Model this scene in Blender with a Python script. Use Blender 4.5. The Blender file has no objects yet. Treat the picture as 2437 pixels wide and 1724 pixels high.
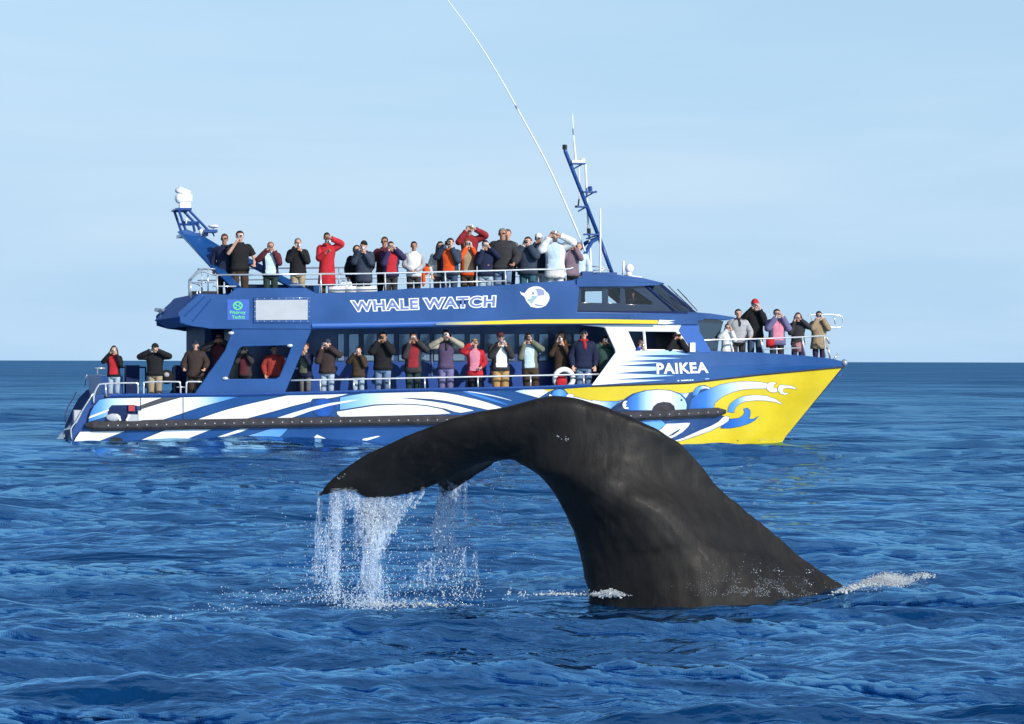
import bpy, bmesh, math, random
import numpy as np
from mathutils import Vector, Matrix, noise as mnoise

# ------------------------------------------------------------------ camera, sky, sun, exposure
scene = bpy.context.scene
COL = scene.collection
FPX, IW, IH = 7140.0, 2437.0, 1724.0
CAMZ = 1.9
TILT = 0.00205
_r = Vector((1, 0, TILT)).normalized()
_f = Vector((0, 1, -1.5 / FPX)).normalized()
_u = _r.cross(_f).normalized()
_f = _u.cross(_r).normalized()
cam_d = bpy.data.cameras.new('camera'); cam = bpy.data.objects.new('camera', cam_d); COL.objects.link(cam)
cam_d.lens = 36.0 * FPX / IW; cam_d.sensor_width = 36.0
cam_d.clip_start = 0.5; cam_d.clip_end = 90000
cam.matrix_world = Matrix(((_r.x, _u.x, -_f.x, 0), (_r.y, _u.y, -_f.y, 0), (_r.z, _u.z, -_f.z, CAMZ), (0, 0, 0, 1)))
scene.camera = cam
CAMP = Vector((0, 0, CAMZ))

SUN_EL = math.radians(27.0)
SUN_AZ = math.radians(41.0)          # to the right of straight behind the camera
sun_dir = Vector((math.sin(SUN_AZ) * math.cos(SUN_EL), -math.cos(SUN_AZ) * math.cos(SUN_EL), math.sin(SUN_EL)))
world = bpy.data.worlds.new('World'); scene.world = world; world.use_nodes = True
wn, wl = world.node_tree.nodes, world.node_tree.links
for n in list(wn): wn.remove(n)
wo = wn.new('ShaderNodeOutputWorld'); bg = wn.new('ShaderNodeBackground')
sky = wn.new('ShaderNodeTexSky'); sky.sky_type = 'NISHITA'; sky.sun_disc = False
sky.sun_elevation = SUN_EL
sky.sun_rotation = math.atan2(sun_dir.x, sun_dir.y)
sky.altitude = 0; sky.air_density = 1.0; sky.dust_density = 0.6; sky.ozone_density = 2.2
bg.inputs[1].default_value = 0.13
# thin streaks of high cloud over the whole sky
tc = wn.new('ShaderNodeTexCoord'); mp = wn.new('ShaderNodeMapping')
mp.inputs['Scale'].default_value = (2.2, 2.2, 15.0)
mp.inputs['Rotation'].default_value = (0.0, math.radians(5), 0)
nz = wn.new('ShaderNodeTexNoise'); nz.inputs['Scale'].default_value = 1.6; nz.inputs['Detail'].default_value = 6
nz.inputs['Roughness'].default_value = 0.52; nz.inputs['Distortion'].default_value = 0.4
cr = wn.new('ShaderNodeValToRGB'); cr.color_ramp.elements[0].position = 0.42; cr.color_ramp.elements[1].position = 0.68
cr.color_ramp.elements[0].color = (0, 0, 0, 1); cr.color_ramp.elements[1].color = (0.5, 0.5, 0.5, 1)
mx = wn.new('ShaderNodeMix'); mx.data_type = 'RGBA'
mx.inputs['B'].default_value = (5.0, 6.3, 7.6, 1)
wl.new(tc.outputs['Generated'], mp.inputs['Vector']); wl.new(mp.outputs['Vector'], nz.inputs['Vector'])
wl.new(nz.outputs['Fac'], cr.inputs['Fac']); cm = wn.new('ShaderNodeMath'); cm.operation = 'MULTIPLY_ADD'; cm.inputs[1].default_value = 1.1; cm.inputs[2].default_value = 0.10
cf = wn.new('ShaderNodeMath'); cf.operation = 'MULTIPLY'
wl.new(cr.outputs['Color'], cf.inputs[0]); wl.new(cm.outputs[0], cf.inputs[1]); wl.new(cf.outputs[0], mx.inputs['Factor'])
# pale blue air low over the sea on every side, thinning with height
sx = wn.new('ShaderNodeSeparateXYZ'); hr = wn.new('ShaderNodeValToRGB'); hz = wn.new('ShaderNodeMix'); hz.data_type = 'RGBA'
e = hr.color_ramp.elements; e[0].position = 0.0; e[0].color = (0.97,) * 3 + (1,); e[1].position = 0.23; e[1].color = (0.0,) * 3 + (1,)
x_ = hr.color_ramp.elements.new(0.12); x_.color = (0.72,) * 3 + (1,); x_ = hr.color_ramp.elements.new(0.165); x_.color = (0.14,) * 3 + (1,)
hz.inputs['B'].default_value = (3.42, 5.2, 7.15, 1)
wl.new(tc.outputs['Generated'], sx.inputs[0]); wl.new(sx.outputs['Z'], hr.inputs['Fac']); wl.new(hr.outputs['Color'], hz.inputs['Factor']); wl.new(hr.outputs['Color'], cm.inputs[0])
wl.new(sky.outputs['Color'], hz.inputs['A']); wl.new(hz.outputs['Result'], mx.inputs['A']); wl.new(mx.outputs['Result'], bg.inputs[0]); wl.new(bg.outputs[0], wo.inputs[0])
sun_d = bpy.data.lights.new('sun', 'SUN'); sun_d.energy = 4.4; sun_d.angle = math.radians(0.53); sun_d.color = (1.0, 0.95, 0.87)
sun = bpy.data.objects.new('sun', sun_d); COL.objects.link(sun)
sun.rotation_euler = sun_dir.to_track_quat('Z', 'Y').to_euler()
scene.view_settings.view_transform = 'Standard'; scene.view_settings.look = 'None'
scene.view_settings.gamma = 1; scene.view_settings.use_curve_mapping = False
scene.view_settings.exposure = 0.0
scene.render.engine = 'CYCLES'

# ------------------------------------------------------------------ helpers
def ray(px, py):
    X, Y = px - IW / 2, IH / 2 - py
    return (_f * FPX + _r * X + _u * Y)
def at_depth(px, py, y):
    d = ray(px, py); return CAMP + d * (y / d.y)
def tag(o, label=None, cat=None, group=None, kind=None):
    if label: o['label'] = label
    if cat: o['category'] = cat
    if group: o['group'] = group
    if kind: o['kind'] = kind
    return o
def link_mesh(name, me, mat=None, parent=None):
    o = bpy.data.objects.new(name, me); COL.objects.link(o)
    if mat is not None and len(me.materials) == 0: me.materials.append(mat)
    if parent is not None: o.parent = parent
    return o
def mesh_obj(name, verts, faces, mat=None, parent=None, smooth=False):
    me = bpy.data.meshes.new(name); me.from_pydata([tuple(v) for v in verts], [], faces); me.update()
    if smooth: me.polygons.foreach_set('use_smooth', [True] * len(me.polygons))
    return link_mesh(name, me, mat, parent)
def bm_obj(name, bm, mat=None, parent=None, smooth=False):
    me = bpy.data.meshes.new(name); bmesh.ops.recalc_face_normals(bm, faces=bm.faces); bm.to_mesh(me); bm.free()
    if smooth: me.polygons.foreach_set('use_smooth', [True] * len(me.polygons))
    return link_mesh(name, me, mat, parent)
def empty(name, loc=(0, 0, 0), rz=0.0):
    o = bpy.data.objects.new(name, None); COL.objects.link(o); o.location = loc; o.rotation_euler = (0, 0, rz)
    o.empty_display_size = 0.2
    return o
def crom(pts, n=6, closed=False):
    P = [Vector(p) for p in pts]; out = []; m = len(P)
    for i in range(m if closed else m - 1):
        if closed: p0, p1, p2, p3 = P[i - 1], P[i], P[(i + 1) % m], P[(i + 2) % m]
        else: p0, p1, p2, p3 = P[max(i - 1, 0)], P[i], P[i + 1], P[min(i + 2, m - 1)]
        for k in range(n):
            t = k / n
            out.append(0.5 * ((2 * p1) + (p2 - p0) * t + (2 * p0 - 5 * p1 + 4 * p2 - p3) * t * t + (3 * p1 - p0 - 3 * p2 + p3) * t ** 3))
    if not closed: out.append(P[-1])
    return out
def tube_bm(bm, pts, rad, seg=8, cap=True):
    pts = [Vector(p) for p in pts]; n = len(pts)
    if not hasattr(rad, '__len__'): rad = [rad] * n
    rings = []; prev = None
    for i, p in enumerate(pts):
        d = (pts[min(i + 1, n - 1)] - pts[max(i - 1, 0)]).normalized()
        if prev is None:
            a = d.cross(Vector((0, 0, 1)))
            if a.length < 0.1: a = d.cross(Vector((1, 0, 0)))
        else: a = prev - d * prev.dot(d)
        a.normalize(); prev = a; b = d.cross(a)
        rings.append([bm.verts.new(p + (a * math.cos(2 * math.pi * k / seg) + b * math.sin(2 * math.pi * k / seg)) * rad[i]) for k in range(seg)])
    for i in range(n - 1):
        for k in range(seg):
            bm.faces.new((rings[i][k], rings[i][(k + 1) % seg], rings[i + 1][(k + 1) % seg], rings[i + 1][k]))
    if cap:
        bm.faces.new(rings[0][::-1]); bm.faces.new(rings[-1])
def box_bm(bm, c, s, rot=None):
    m = Matrix.Translation(c) @ (rot.to_4x4() if rot else Matrix.Identity(4)) @ Matrix.Diagonal((s[0], s[1], s[2], 1))
    return bmesh.ops.create_cube(bm, size=1, matrix=m)['verts']
def ell_bm(bm, c, r, u=12, v=8, rot=None):
    m = Matrix.Translation(c) @ (rot.to_4x4() if rot else Matrix.Identity(4)) @ Matrix.Diagonal((r[0], r[1], r[2], 1))
    return bmesh.ops.create_uvsphere(bm, u_segments=u, v_segments=v, radius=1, matrix=m)['verts']
def cyl_bm(bm, a, b, r, seg=12, r2=None):
    tube_bm(bm, [a, b], [r, r if r2 is None else r2], seg)

_mats = {}
def pmat(name, col, rough=0.5, spec=0.5, metal=0.0, noise=0.0, nscale=20.0, bump=0.0, bscale=60.0, coat=0.0, obj_coords=True):
    """procedural paint / cloth / metal: base colour with slight mottling, uneven gloss and fine relief"""
    if name in _mats: return _mats[name]
    m = bpy.data.materials.new(name); m.use_nodes = True; nt = m.node_tree; b = nt.nodes['Principled BSDF']
    b.inputs['Base Color'].default_value = (*col, 1); b.inputs['Roughness'].default_value = rough
    b.inputs['Specular IOR Level'].default_value = spec; b.inputs['Metallic'].default_value = metal
    b.inputs['Coat Weight'].default_value = coat; b.inputs['Coat Roughness'].default_value = 0.08
    t = nt.nodes.new('ShaderNodeTexCoord')
    n = nt.nodes.new('ShaderNodeTexNoise'); n.inputs['Scale'].default_value = nscale; n.inputs['Detail'].default_value = 5
    nt.links.new(t.outputs['Object'], n.inputs['Vector'])
    if noise:
        c = nt.nodes.new('ShaderNodeMix'); c.data_type = 'RGBA'
        c.inputs['A'].default_value = (*[x * (1 - noise) for x in col], 1)
        c.inputs['B'].default_value = (*[min(1, x * (1 + noise) + 0.004) for x in col], 1)
        r = nt.nodes.new('ShaderNodeMapRange'); r.inputs[1].default_value = 0.3; r.inputs[2].default_value = 0.7
        nt.links.new(n.outputs['Fac'], r.inputs[0]); nt.links.new(r.outputs[0], c.inputs['Factor'])
        nt.links.new(c.outputs['Result'], b.inputs['Base Color'])
        rr = nt.nodes.new('ShaderNodeMapRange'); rr.inputs[3].default_value = max(0, rough - 0.07); rr.inputs[4].default_value = min(1, rough + 0.07)
        nt.links.new(n.outputs['Fac'], rr.inputs[0]); nt.links.new(rr.outputs[0], b.inputs['Roughness'])
    if bump:
        n2 = nt.nodes.new('ShaderNodeTexNoise'); n2.inputs['Scale'].default_value = bscale; n2.inputs['Detail'].default_value = 3
        bp_ = nt.nodes.new('ShaderNodeBump'); bp_.inputs['Strength'].default_value = bump; bp_.inputs['Distance'].default_value = 0.02
        nt.links.new(t.outputs['Object'], n2.inputs['Vector']); nt.links.new(n2.outputs['Fac'], bp_.inputs['Height'])
        nt.links.new(bp_.outputs['Normal'], b.inputs['Normal'])
    _mats[name] = m
    return m

# ------------------------------------------------------------------ sea
rng = np.random.RandomState(11)
WAVES = []
for L0, L1, n, steep, spread, mean in ((14, 30, 4, 0.015, 0.4, 1.3), (4.5, 12, 9, 0.020, 0.45, 1.5), (1.6, 4.2, 18, 0.029, 0.5, 1.5),
                                       (0.6, 1.5, 28, 0.036, 0.6, 1.6), (0.24, 0.58, 36, 0.036, 0.75, 1.6), (0.11, 0.23, 30, 0.026, 0.9, 1.6)):
    for i in range(n):
        L = L0 * (L1 / L0) ** rng.rand(); k = 2 * math.pi / L
        th = mean + rng.randn() * spread
        WAVES.append((k * math.cos(th), k * math.sin(th), steep * rng.uniform(0.6, 1.4) / k, rng.rand() * 6.283, L))
def sea_h(X, Y, res=None):
    """height of the sea; waves shorter than the local mesh can carry fade out"""
    Z = np.zeros_like(X)
    for kx, ky, a, p, L in WAVES:
        ph = kx * X + ky * Y + p
        w = a * (np.sin(ph) - 0.20 * np.cos(2 * ph))
        if res is not None: w = w * np.clip((L / np.maximum(res, 1e-6) - 0.9) / 1.6, 0, 1)
        Z += w
    # gusts: calmer and rougher patches
    g = 0.85 + 0.3 * np.sin(0.13 * X + 0.7) * np.sin(0.09 * Y + 1.9) + 0.15 * np.sin(0.31 * X - 0.22 * Y)
    Z *= g
    # heave thrown up along the whale's stock and under the falling water
    def ridge(x0, y0, sx, sy, h): return h * np.exp(-((X - x0) / sx) ** 2 - ((Y - y0) / sy) ** 2)
    Z += ridge(1.25, 23.2, 1.7, 0.5, 0.15) + ridge(-1.1, 23.6, 0.9, 0.4, 0.035) + ridge(3.1, 24.9, 0.55, 0.5, 0.10)
    Z += ridge(3.75, 25.3, 0.28, 0.3, 0.07) - ridge(-1.6, 24.5, 0.5, 0.5, 0.05)
    Z -= 0.11 * np.clip(1.6 - np.hypot((X + 1.5) / 11, (Y - 69) / 6.5), 0, 1)      # the hollow the boat lies in
    return Z
def build_sea():
    fine = math.radians(15); nf = 620
    ang = list(np.linspace(-fine, fine, nf))
    out = list(fine + (math.pi - fine) * (np.linspace(0, 1, 60)[1:] ** 1.5))
    ang = np.array([-a for a in out[:-1][::-1]] + ang + out)        # full circle round the camera
    # rows: even steps in apparent height below the horizon, then out to the horizon
    d = [0.0, 3.0, 6.0, 9.0, 11.0, 12.5]
    dep = FPX * CAMZ / 13.5
    steps = []
    while dep > 14.0:
        steps.append(FPX * CAMZ / dep); dep -= 1.45 if dep > 160 else (1.1 if dep > 60 else 0.9)
    d += steps
    r = d[-1]
    while r < 60000: r *= 1.16; d.append(r)
    R = np.array(d); A, RR = np.meshgrid(ang, R)
    # fan grid: straight rows across the view so crests stay clean
    rad = RR / np.maximum(np.cos(np.clip(A, -fine, fine)), 0.5)
    X = np.sin(A) * rad; Y = np.cos(A) * rad
    drow = np.gradient(R)
    res = np.maximum(np.repeat(drow[:, None], len(ang), 1) * 1.0, RR * np.repeat(np.gradient(ang)[None, :], len(R), 0))
    Z = sea_h(X, Y, res * 1.0)
    Z *= np.clip((2500 - RR) / 1500, 0, 1)
    Z[RR < 8] *= 0.3
    V = np.stack([X, Y, Z], -1).reshape(-1, 3)
    nr, nc = X.shape
    i = np.arange(nr - 1)[:, None] * nc + np.arange(nc - 1)[None, :]
    F = np.stack([i, i + 1, i + nc + 1, i + nc], -1).reshape(-1, 4)
    me = bpy.data.meshes.new('sea'); me.vertices.add(len(V)); me.vertices.foreach_set('co', V.ravel())
    me.loops.add(F.size); me.loops.foreach_set('vertex_index', F[:, ::-1].ravel().astype(np.int32))
    me.polygons.add(len(F)); me.polygons.foreach_set('loop_start', np.arange(0, F.size, 4)); me.polygons.foreach_set('loop_total', np.full(len(F), 4))
    me.polygons.foreach_set('use_smooth', np.ones(len(F), bool)); me.update(calc_edges=True)
    m = bpy.data.materials.new('sea_water'); m.use_nodes = True; nt = m.node_tree; nt.nodes.clear()
    mo = nt.nodes.new('ShaderNodeOutputMaterial'); dif = nt.nodes.new('ShaderNodeBsdfDiffuse'); glo = nt.nodes.new('ShaderNodeBsdfGlossy'); mixs = nt.nodes.new('ShaderNodeMixShader')
    dif.inputs['Color'].default_value = (0.002, 0.031, 0.108, 1); glo.inputs['Color'].default_value = (0.38, 0.72, 1.0, 1)
    fr = nt.nodes.new('ShaderNodeFresnel'); fr.inputs['IOR'].default_value = 1.333
    # a choppy sea never turns into a full mirror: the reflectance levels off towards grazing view
    lv = nt.nodes.new('ShaderNodeMapRange'); lv.interpolation_type = 'SMOOTHSTEP'; lv.inputs[1].default_value = 0.02; lv.inputs[2].default_value = 1.0; lv.inputs[3].default_value = 0.02; lv.inputs[4].default_value = 0.80
    nt.links.new(fr.outputs[0], lv.inputs[0]); nt.links.new(lv.outputs[0], mixs.inputs[0]); nt.links.new(dif.outputs[0], mixs.inputs[1]); nt.links.new(glo.outputs[0], mixs.inputs[2]); nt.links.new(mixs.outputs[0], mo.inputs[0])
    geo = nt.nodes.new('ShaderNodeNewGeometry')
    def bump(scale, stretch, strength, dist, prev=None, detail=4, rot=0.0):
        mpn = nt.nodes.new('ShaderNodeMapping'); mpn.inputs['Scale'].default_value = (scale * stretch, scale, scale); mpn.inputs['Rotation'].default_value = (0, 0, rot)
        n = nt.nodes.new('ShaderNodeTexNoise'); n.inputs['Scale'].default_value = 1.0; n.inputs['Detail'].default_value = detail; n.inputs['Distortion'].default_value = 0.5
        bb = nt.nodes.new('ShaderNodeBump'); bb.inputs['Strength'].default_value = strength; bb.inputs['Distance'].default_value = dist
        nt.links.new(geo.outputs['Position'], mpn.inputs['Vector']); nt.links.new(mpn.outputs['Vector'], n.inputs['Vector'])
        nt.links.new(n.outputs['Fac'], bb.inputs['Height'])
        if prev: nt.links.new(prev.outputs['Normal'], bb.inputs['Normal'])
        return bb
    b1 = bump(0.16, 0.45, 1.0, 2.2, None, 5, 0.1)
    b1 = bump(1.1, 0.55, 0.7, 0.30, b1, 5, 0.2)
    b1 = bump(3.2, 0.55, 0.7, 0.09, b1, 4, 0.3)
    b2 = bump(9.0, 0.6, 0.6, 0.03, b1, 4, -0.2)
    for q in (dif, glo, fr): nt.links.new(b2.outputs['Normal'], q.inputs['Normal'])
    # far out the waves are finer than the mesh can carry: a rougher, less mirror-like surface stands for their slopes
    ln = nt.nodes.new('ShaderNodeVectorMath'); ln.operation = 'LENGTH'; nt.links.new(geo.outputs['Position'], ln.inputs[0])
    q = nt.nodes.new('ShaderNodeMapRange'); q.inputs[1].default_value = 45; q.inputs[2].default_value = 400; q.inputs[3].default_value = 0.07; q.inputs[4].default_value = 0.26
    nt.links.new(ln.outputs['Value'], q.inputs[0]); nt.links.new(q.outputs[0], glo.inputs['Roughness'])
    q = nt.nodes.new('ShaderNodeMapRange'); q.inputs[1].default_value = 22; q.inputs[2].default_value = 260; q.inputs[3].default_value = 0.76; q.inputs[4].default_value = 0.41
    # wind patches: broad streaks of ruffled and slicker water
    wm = nt.nodes.new('ShaderNodeMapping'); wm.inputs['Scale'].default_value = (0.020, 0.045, 1); wm.inputs['Rotation'].default_value = (0, 0, 0.15)
    wz = nt.nodes.new('ShaderNodeTexNoise'); wz.inputs['Scale'].default_value = 1.0; wz.inputs['Detail'].default_value = 7; wz.inputs['Roughness'].default_value = 0.65
    wr_ = nt.nodes.new('ShaderNodeMapRange'); wr_.inputs[1].default_value = 0.35; wr_.inputs[2].default_value = 0.65; wr_.inputs[3].default_value = 0.72; wr_.inputs[4].default_value = 1.22
    wk = nt.nodes.new('ShaderNodeMath'); wk.operation = 'MULTIPLY'
    nt.links.new(geo.outputs['Position'], wm.inputs[0]); nt.links.new(wm.outputs[0], wz.inputs['Vector']); nt.links.new(wz.outputs['Fac'], wr_.inputs[0])
    nt.links.new(ln.outputs['Value'], q.inputs[0]); nt.links.new(q.outputs[0], wk.inputs[0]); nt.links.new(wr_.outputs[0], wk.inputs[1]); nt.links.new(wk.outputs[0], lv.inputs[4])
    o = link_mesh('sea', me, m); tag(o, kind='structure')
    return o
build_sea()
def sea_at(x, y):
    return float(sea_h(np.array([[x]]), np.array([[y]]), np.array([[0.15]]))[0, 0])
# ------------------------------------------------------------------ whale tail
WD = 24.5
def whale():
    # stations of the sweep: T = outer / leading edge, B = inner / trailing edge (picture points at the whale's distance),
    # dT, dB depth of those edges (m, + is away), th = half thickness, sh = where along the chord it is thickest
    S = [((2260, 1640), (1400, 1640), 1.25, 0.10, 0.70, 0.5),
         ((2075, 1450), (1408, 1470), 1.05, 0.10, 0.66, 0.5),
         ((2012, 1398), (1407, 1396), 0.98, 0.10, 0.64, 0.5),
         ((1919, 1335), (1393, 1340), 0.82, 0.10, 0.60, 0.5),
         ((1850, 1274), (1375, 1280), 0.62, 0.10, 0.55, 0.5),
         ((1758, 1199), (1350, 1228), 0.42, 0.10, 0.50, 0.48),
         ((1700, 1149), (1326, 1188), 0.28, 0.12, 0.44, 0.46),
         ((1640, 1076), (1298, 1150), 0.14, 0.16, 0.39, 0.44),
         ((1560, 1024), (1268, 1122), -0.02, 0.22, 0.34, 0.42),
         ((1449, 978), (1240, 1105), -0.06, 0.28, 0.28, 0.38),
         ((1336, 954), (1208, 1091), -0.08, 0.38, 0.22, 0.33),
         ((1232, 974), (1165, 1098), -0.05, 0.46, 0.17, 0.29),
         ((1146, 987), (1110, 1122), 0.00, 0.56, 0.14, 0.26),
         ((1065, 1008), (1046, 1150), 0.06, 0.64, 0.12, 0.25),
         ((985, 1034), (990, 1174), 0.14, 0.68, 0.10, 0.25),
         ((920, 1060), (935, 1187), 0.22, 0.68, 0.085, 0.25),
         ((862, 1090), (886, 1190), 0.30, 0.64, 0.07, 0.26),
         ((815, 1125), (843, 1173), 0.37, 0.56, 0.05, 0.3),
         ((782, 1152), (800, 1168), 0.42, 0.49, 0.03, 0.35),
         ((757, 1181), (758, 1182), 0.46, 0.47, 0.004, 0.5)]
    arr = [Vector((a[0], a[1], b[0], b[1], 0)[:4]) if False else (a[0], a[1], b[0], b[1], c, d, e, f) for a, b, c, d, e, f in S]
    def interp(arr, n):
        out = []
        A = [np.array(r, float) for r in arr]; m = len(A)
        for i in range(m - 1):
            p0, p1, p2, p3 = A[max(i - 1, 0)], A[i], A[i + 1], A[min(i + 2, m - 1)]
            for k in range(n):
                t = k / n
                out.append(0.5 * ((2 * p1) + (p2 - p0) * t + (2 * p0 - 5 * p1 + 4 * p2 - p3) * t * t + (3 * p1 - p0 - 3 * p2 + p3) * t ** 3))
        out.append(A[-1]); return out
    def loft(bm, arr, seg=40):
        st = interp(arr, 6); rings = []
        cen = [(at_depth((a[0] + a[2]) / 2, (a[1] + a[3]) / 2, WD)) for a in st]
        for i, a in enumerate(st):
            T = at_depth(a[0], a[1], WD + a[4]); B = at_depth(a[2], a[3], WD + a[5])
            along = (cen[min(i + 1, len(cen) - 1)] - cen[max(i - 1, 0)]).normalized()
            ch = B - T; side = ch.cross(along).normalized()
            if side.y > 0: side = -side                      # towards the camera
            th, sh = max(a[6], 0.002), a[7]
            ring = []
            for k in range(seg):
                ang = 2 * math.pi * k / seg
                s = 0.5 - 0.5 * math.cos(ang)                # 0 at T, 1 at B
                prof = max(0.0, math.sin(math.pi * s ** 1.7)) ** 0.72 if ang <= math.pi else abs(math.sin(ang))
                if sh < 0.45:                                # wing section: thick near the leading edge, thin trailing edge
                    w = (0.45 - sh) / 0.2; w = min(w, 1)
                    wing = 1.9 * (s ** 0.5) * (1 - s) ** 1.0
                    prof = prof * (1 - w) + wing * w
                ring.append(bm.verts.new(T + ch * s + side * th * prof * (1 if ang <= math.pi else -1)))
            rings.append(ring)
        for i in range(len(rings) - 1):
            for k in range(seg): bm.faces.new((rings[i][k], rings[i][(k + 1) % seg], rings[i + 1][(k + 1) % seg], rings[i + 1][k]))
        bm.faces.new(rings[0][::-1]); bm.faces.new(rings[-1])
    bm = bmesh.new(); loft(bm, arr)
    # the far fluke, reaching away behind the near one
    F = [((1400, 985), (1275, 1100), 0.10, 0.10, 0.20, 0.3),
         ((1300, 985), (1215, 1093), 0.22, 0.25, 0.17, 0.3),
         ((1215, 1000), (1172, 1108), 0.60, 0.65, 0.13, 0.4),
         ((1150, 1030), (1138, 1130), 0.95, 1.0, 0.11, 0.4),
         ((1098, 1072), (1106, 1150), 1.25, 1.3, 0.09, 0.4),
         ((1058, 1112), (1074, 1170), 1.5, 1.52, 0.07, 0.45),
         ((1040, 1150), (1054, 1186), 1.6, 1.62, 0.03, 0.5)]
    loft(bm, [(a[0], a[1], b[0], b[1], c, d, e, f) for a, b, c, d, e, f in F], 28)
    bmesh.ops.recalc_face_normals(bm, faces=bm.faces)
    tmp = bpy.data.meshes.new('tmp'); bm.to_mesh(tmp); bm.free()
    o = bpy.data.objects.new('whale', tmp); COL.objects.link(o)
    r = o.modifiers.new('r', 'REMESH'); r.mode = 'VOXEL'; r.voxel_size = 0.016; r.use_smooth_shade = True
    s = o.modifiers.new('s', 'SMOOTH'); s.factor = 0.5; s.iterations = 7
    dg = bpy.context.evaluated_depsgraph_get(); me = bpy.data.meshes.new_from_object(o.evaluated_get(dg))
    o.modifiers.clear(); o.data = me; bpy.data.meshes.remove(tmp)
    n = len(me.vertices); co = np.zeros(n * 3); me.vertices.foreach_get('co', co); co = co.reshape(-1, 3)
    nm = np.zeros(n * 3); me.vertices.foreach_get('normal', nm); nm = nm.reshape(-1, 3)
    # lumps, hollows and scars of skin
    dsp = np.array([0.010 * mnoise.noise(Vector(c) * 3.1) + 0.004 * mnoise.noise(Vector(c) * 11.0) + 0.009 * mnoise.noise(Vector((c[0] * 1.6 + c[2] * 1.4, c[1] * 5, (c[2] - c[0]) * 5))) for c in co])
    edge = np.array([mnoise.noise(Vector(c) * 16.0) for c in co])
    co += nm * dsp[:, None]; me.vertices.foreach_set('co', co.ravel()); me.update()
    me.polygons.foreach_set('use_smooth', [True] * len(me.polygons))
    m = bpy.data.materials.new('wet_whale_skin'); m.use_nodes = True; nt = m.node_tree; b = nt.nodes['Principled BSDF']
    t = nt.nodes.new('ShaderNodeTexCoord')
    def nz(scale, detail, sc=(1, 1, 1), rot=(0, 0, 0), dist=0.0):
        mpn = nt.nodes.new('ShaderNodeMapping'); mpn.inputs['Scale'].default_value = sc; mpn.inputs['Rotation'].default_value = rot
        q = nt.nodes.new('ShaderNodeTexNoise'); q.inputs['Scale'].default_value = scale; q.inputs['Detail'].default_value = detail; q.inputs['Distortion'].default_value = dist
        nt.links.new(t.outputs['Object'], mpn.inputs['Vector']); nt.links.new(mpn.outputs['Vector'], q.inputs['Vector']); return q
    n1 = nz(1.4, 6, (1, 1, 1), dist=0.6); n2 = nz(9, 5, (1, 1, .35), (0, 0.75, 0)); n3 = nz(55, 3)
    c1 = nt.nodes.new('ShaderNodeValToRGB'); e = c1.color_ramp.elements
    e[0].position = 0.34; e[0].color = (0.011, 0.010, 0.010, 1); e[1].position = 0.66; e[1].color = (0.019, 0.0165, 0.015, 1)
    mxx = nt.nodes.new('ShaderNodeMix'); mxx.data_type = 'RGBA'; mxx.blend_type = 'MULTIPLY'; mxx.inputs['Factor'].default_value = 0.5
    c2 = nt.nodes.new('ShaderNodeValToRGB'); c2.color_ramp.elements[0].position = 0.36; c2.color_ramp.elements[0].color = (0.5, 0.5, 0.5, 1); c2.color_ramp.elements[1].position = 0.6
    nt.links.new(n1.outputs['Fac'], c1.inputs['Fac']); nt.links.new(n2.outputs['Fac'], c2.inputs['Fac'])
    nt.links.new(c1.outputs['Color'], mxx.inputs['A']); nt.links.new(c2.outputs['Color'], mxx.inputs['B']); 
    n4 = nz(2.2, 8, (5, 5, 0.55), (0, 0.7, 0), 1.2); c4 = nt.nodes.new('ShaderNodeValToRGB'); c4.color_ramp.elements[0].position = 0.63; c4.color_ramp.elements[0].color = (0, 0, 0, 1); c4.color_ramp.elements[1].position = 0.70; c4.color_ramp.elements[1].color = (0.3, 0.3, 0.3, 1)
    m4 = nt.nodes.new('ShaderNodeMix'); m4.data_type = 'RGBA'; m4.inputs['B'].default_value = (0.05, 0.045, 0.042, 1)
    nt.links.new(n4.outputs['Fac'], c4.inputs['Fac']); nt.links.new(c4.outputs['Color'], m4.inputs['Factor']); nt.links.new(mxx.outputs['Result'], m4.inputs['A']); nt.links.new(m4.outputs['Result'], b.inputs['Base Color'])
    b.inputs['Specular IOR Level'].default_value = 0.20
    mr = nt.nodes.new('ShaderNodeMapRange'); mr.inputs[3].default_value = 0.55; mr.inputs[4].default_value = 0.68
    nt.links.new(n1.outputs['Fac'], mr.inputs[0]); nt.links.new(mr.outputs[0], b.inputs['Roughness'])
    b.inputs['Coat Weight'].default_value = 0.06; b.inputs['Coat Roughness'].default_value = 0.30; b.inputs['Coat IOR'].default_value = 1.33
    bb = nt.nodes.new('ShaderNodeBump'); bb.inputs['Strength'].default_value = 0.8; bb.inputs['Distance'].default_value = 0.012
    b3 = nt.nodes.new('ShaderNodeBump'); b3.inputs['Strength'].default_value = 0.30; b3.inputs['Distance'].default_value = 0.004
    nt.links.new(n2.outputs['Fac'], bb.inputs['Height']); nt.links.new(n3.outputs['Fac'], b3.inputs['Height'])
    nt.links.new(bb.outputs['Normal'], b3.inputs['Normal']); nt.links.new(b3.outputs['Normal'], b.inputs['Normal']); nt.links.new(b3.outputs['Normal'], b.inputs['Coat Normal'])
    me.materials.clear(); me.materials.append(m)
    tag(o, 'dark grey whale tail arching out of the sea with water pouring off its fluke', 'whale')
    return o
WHALE = whale()

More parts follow.
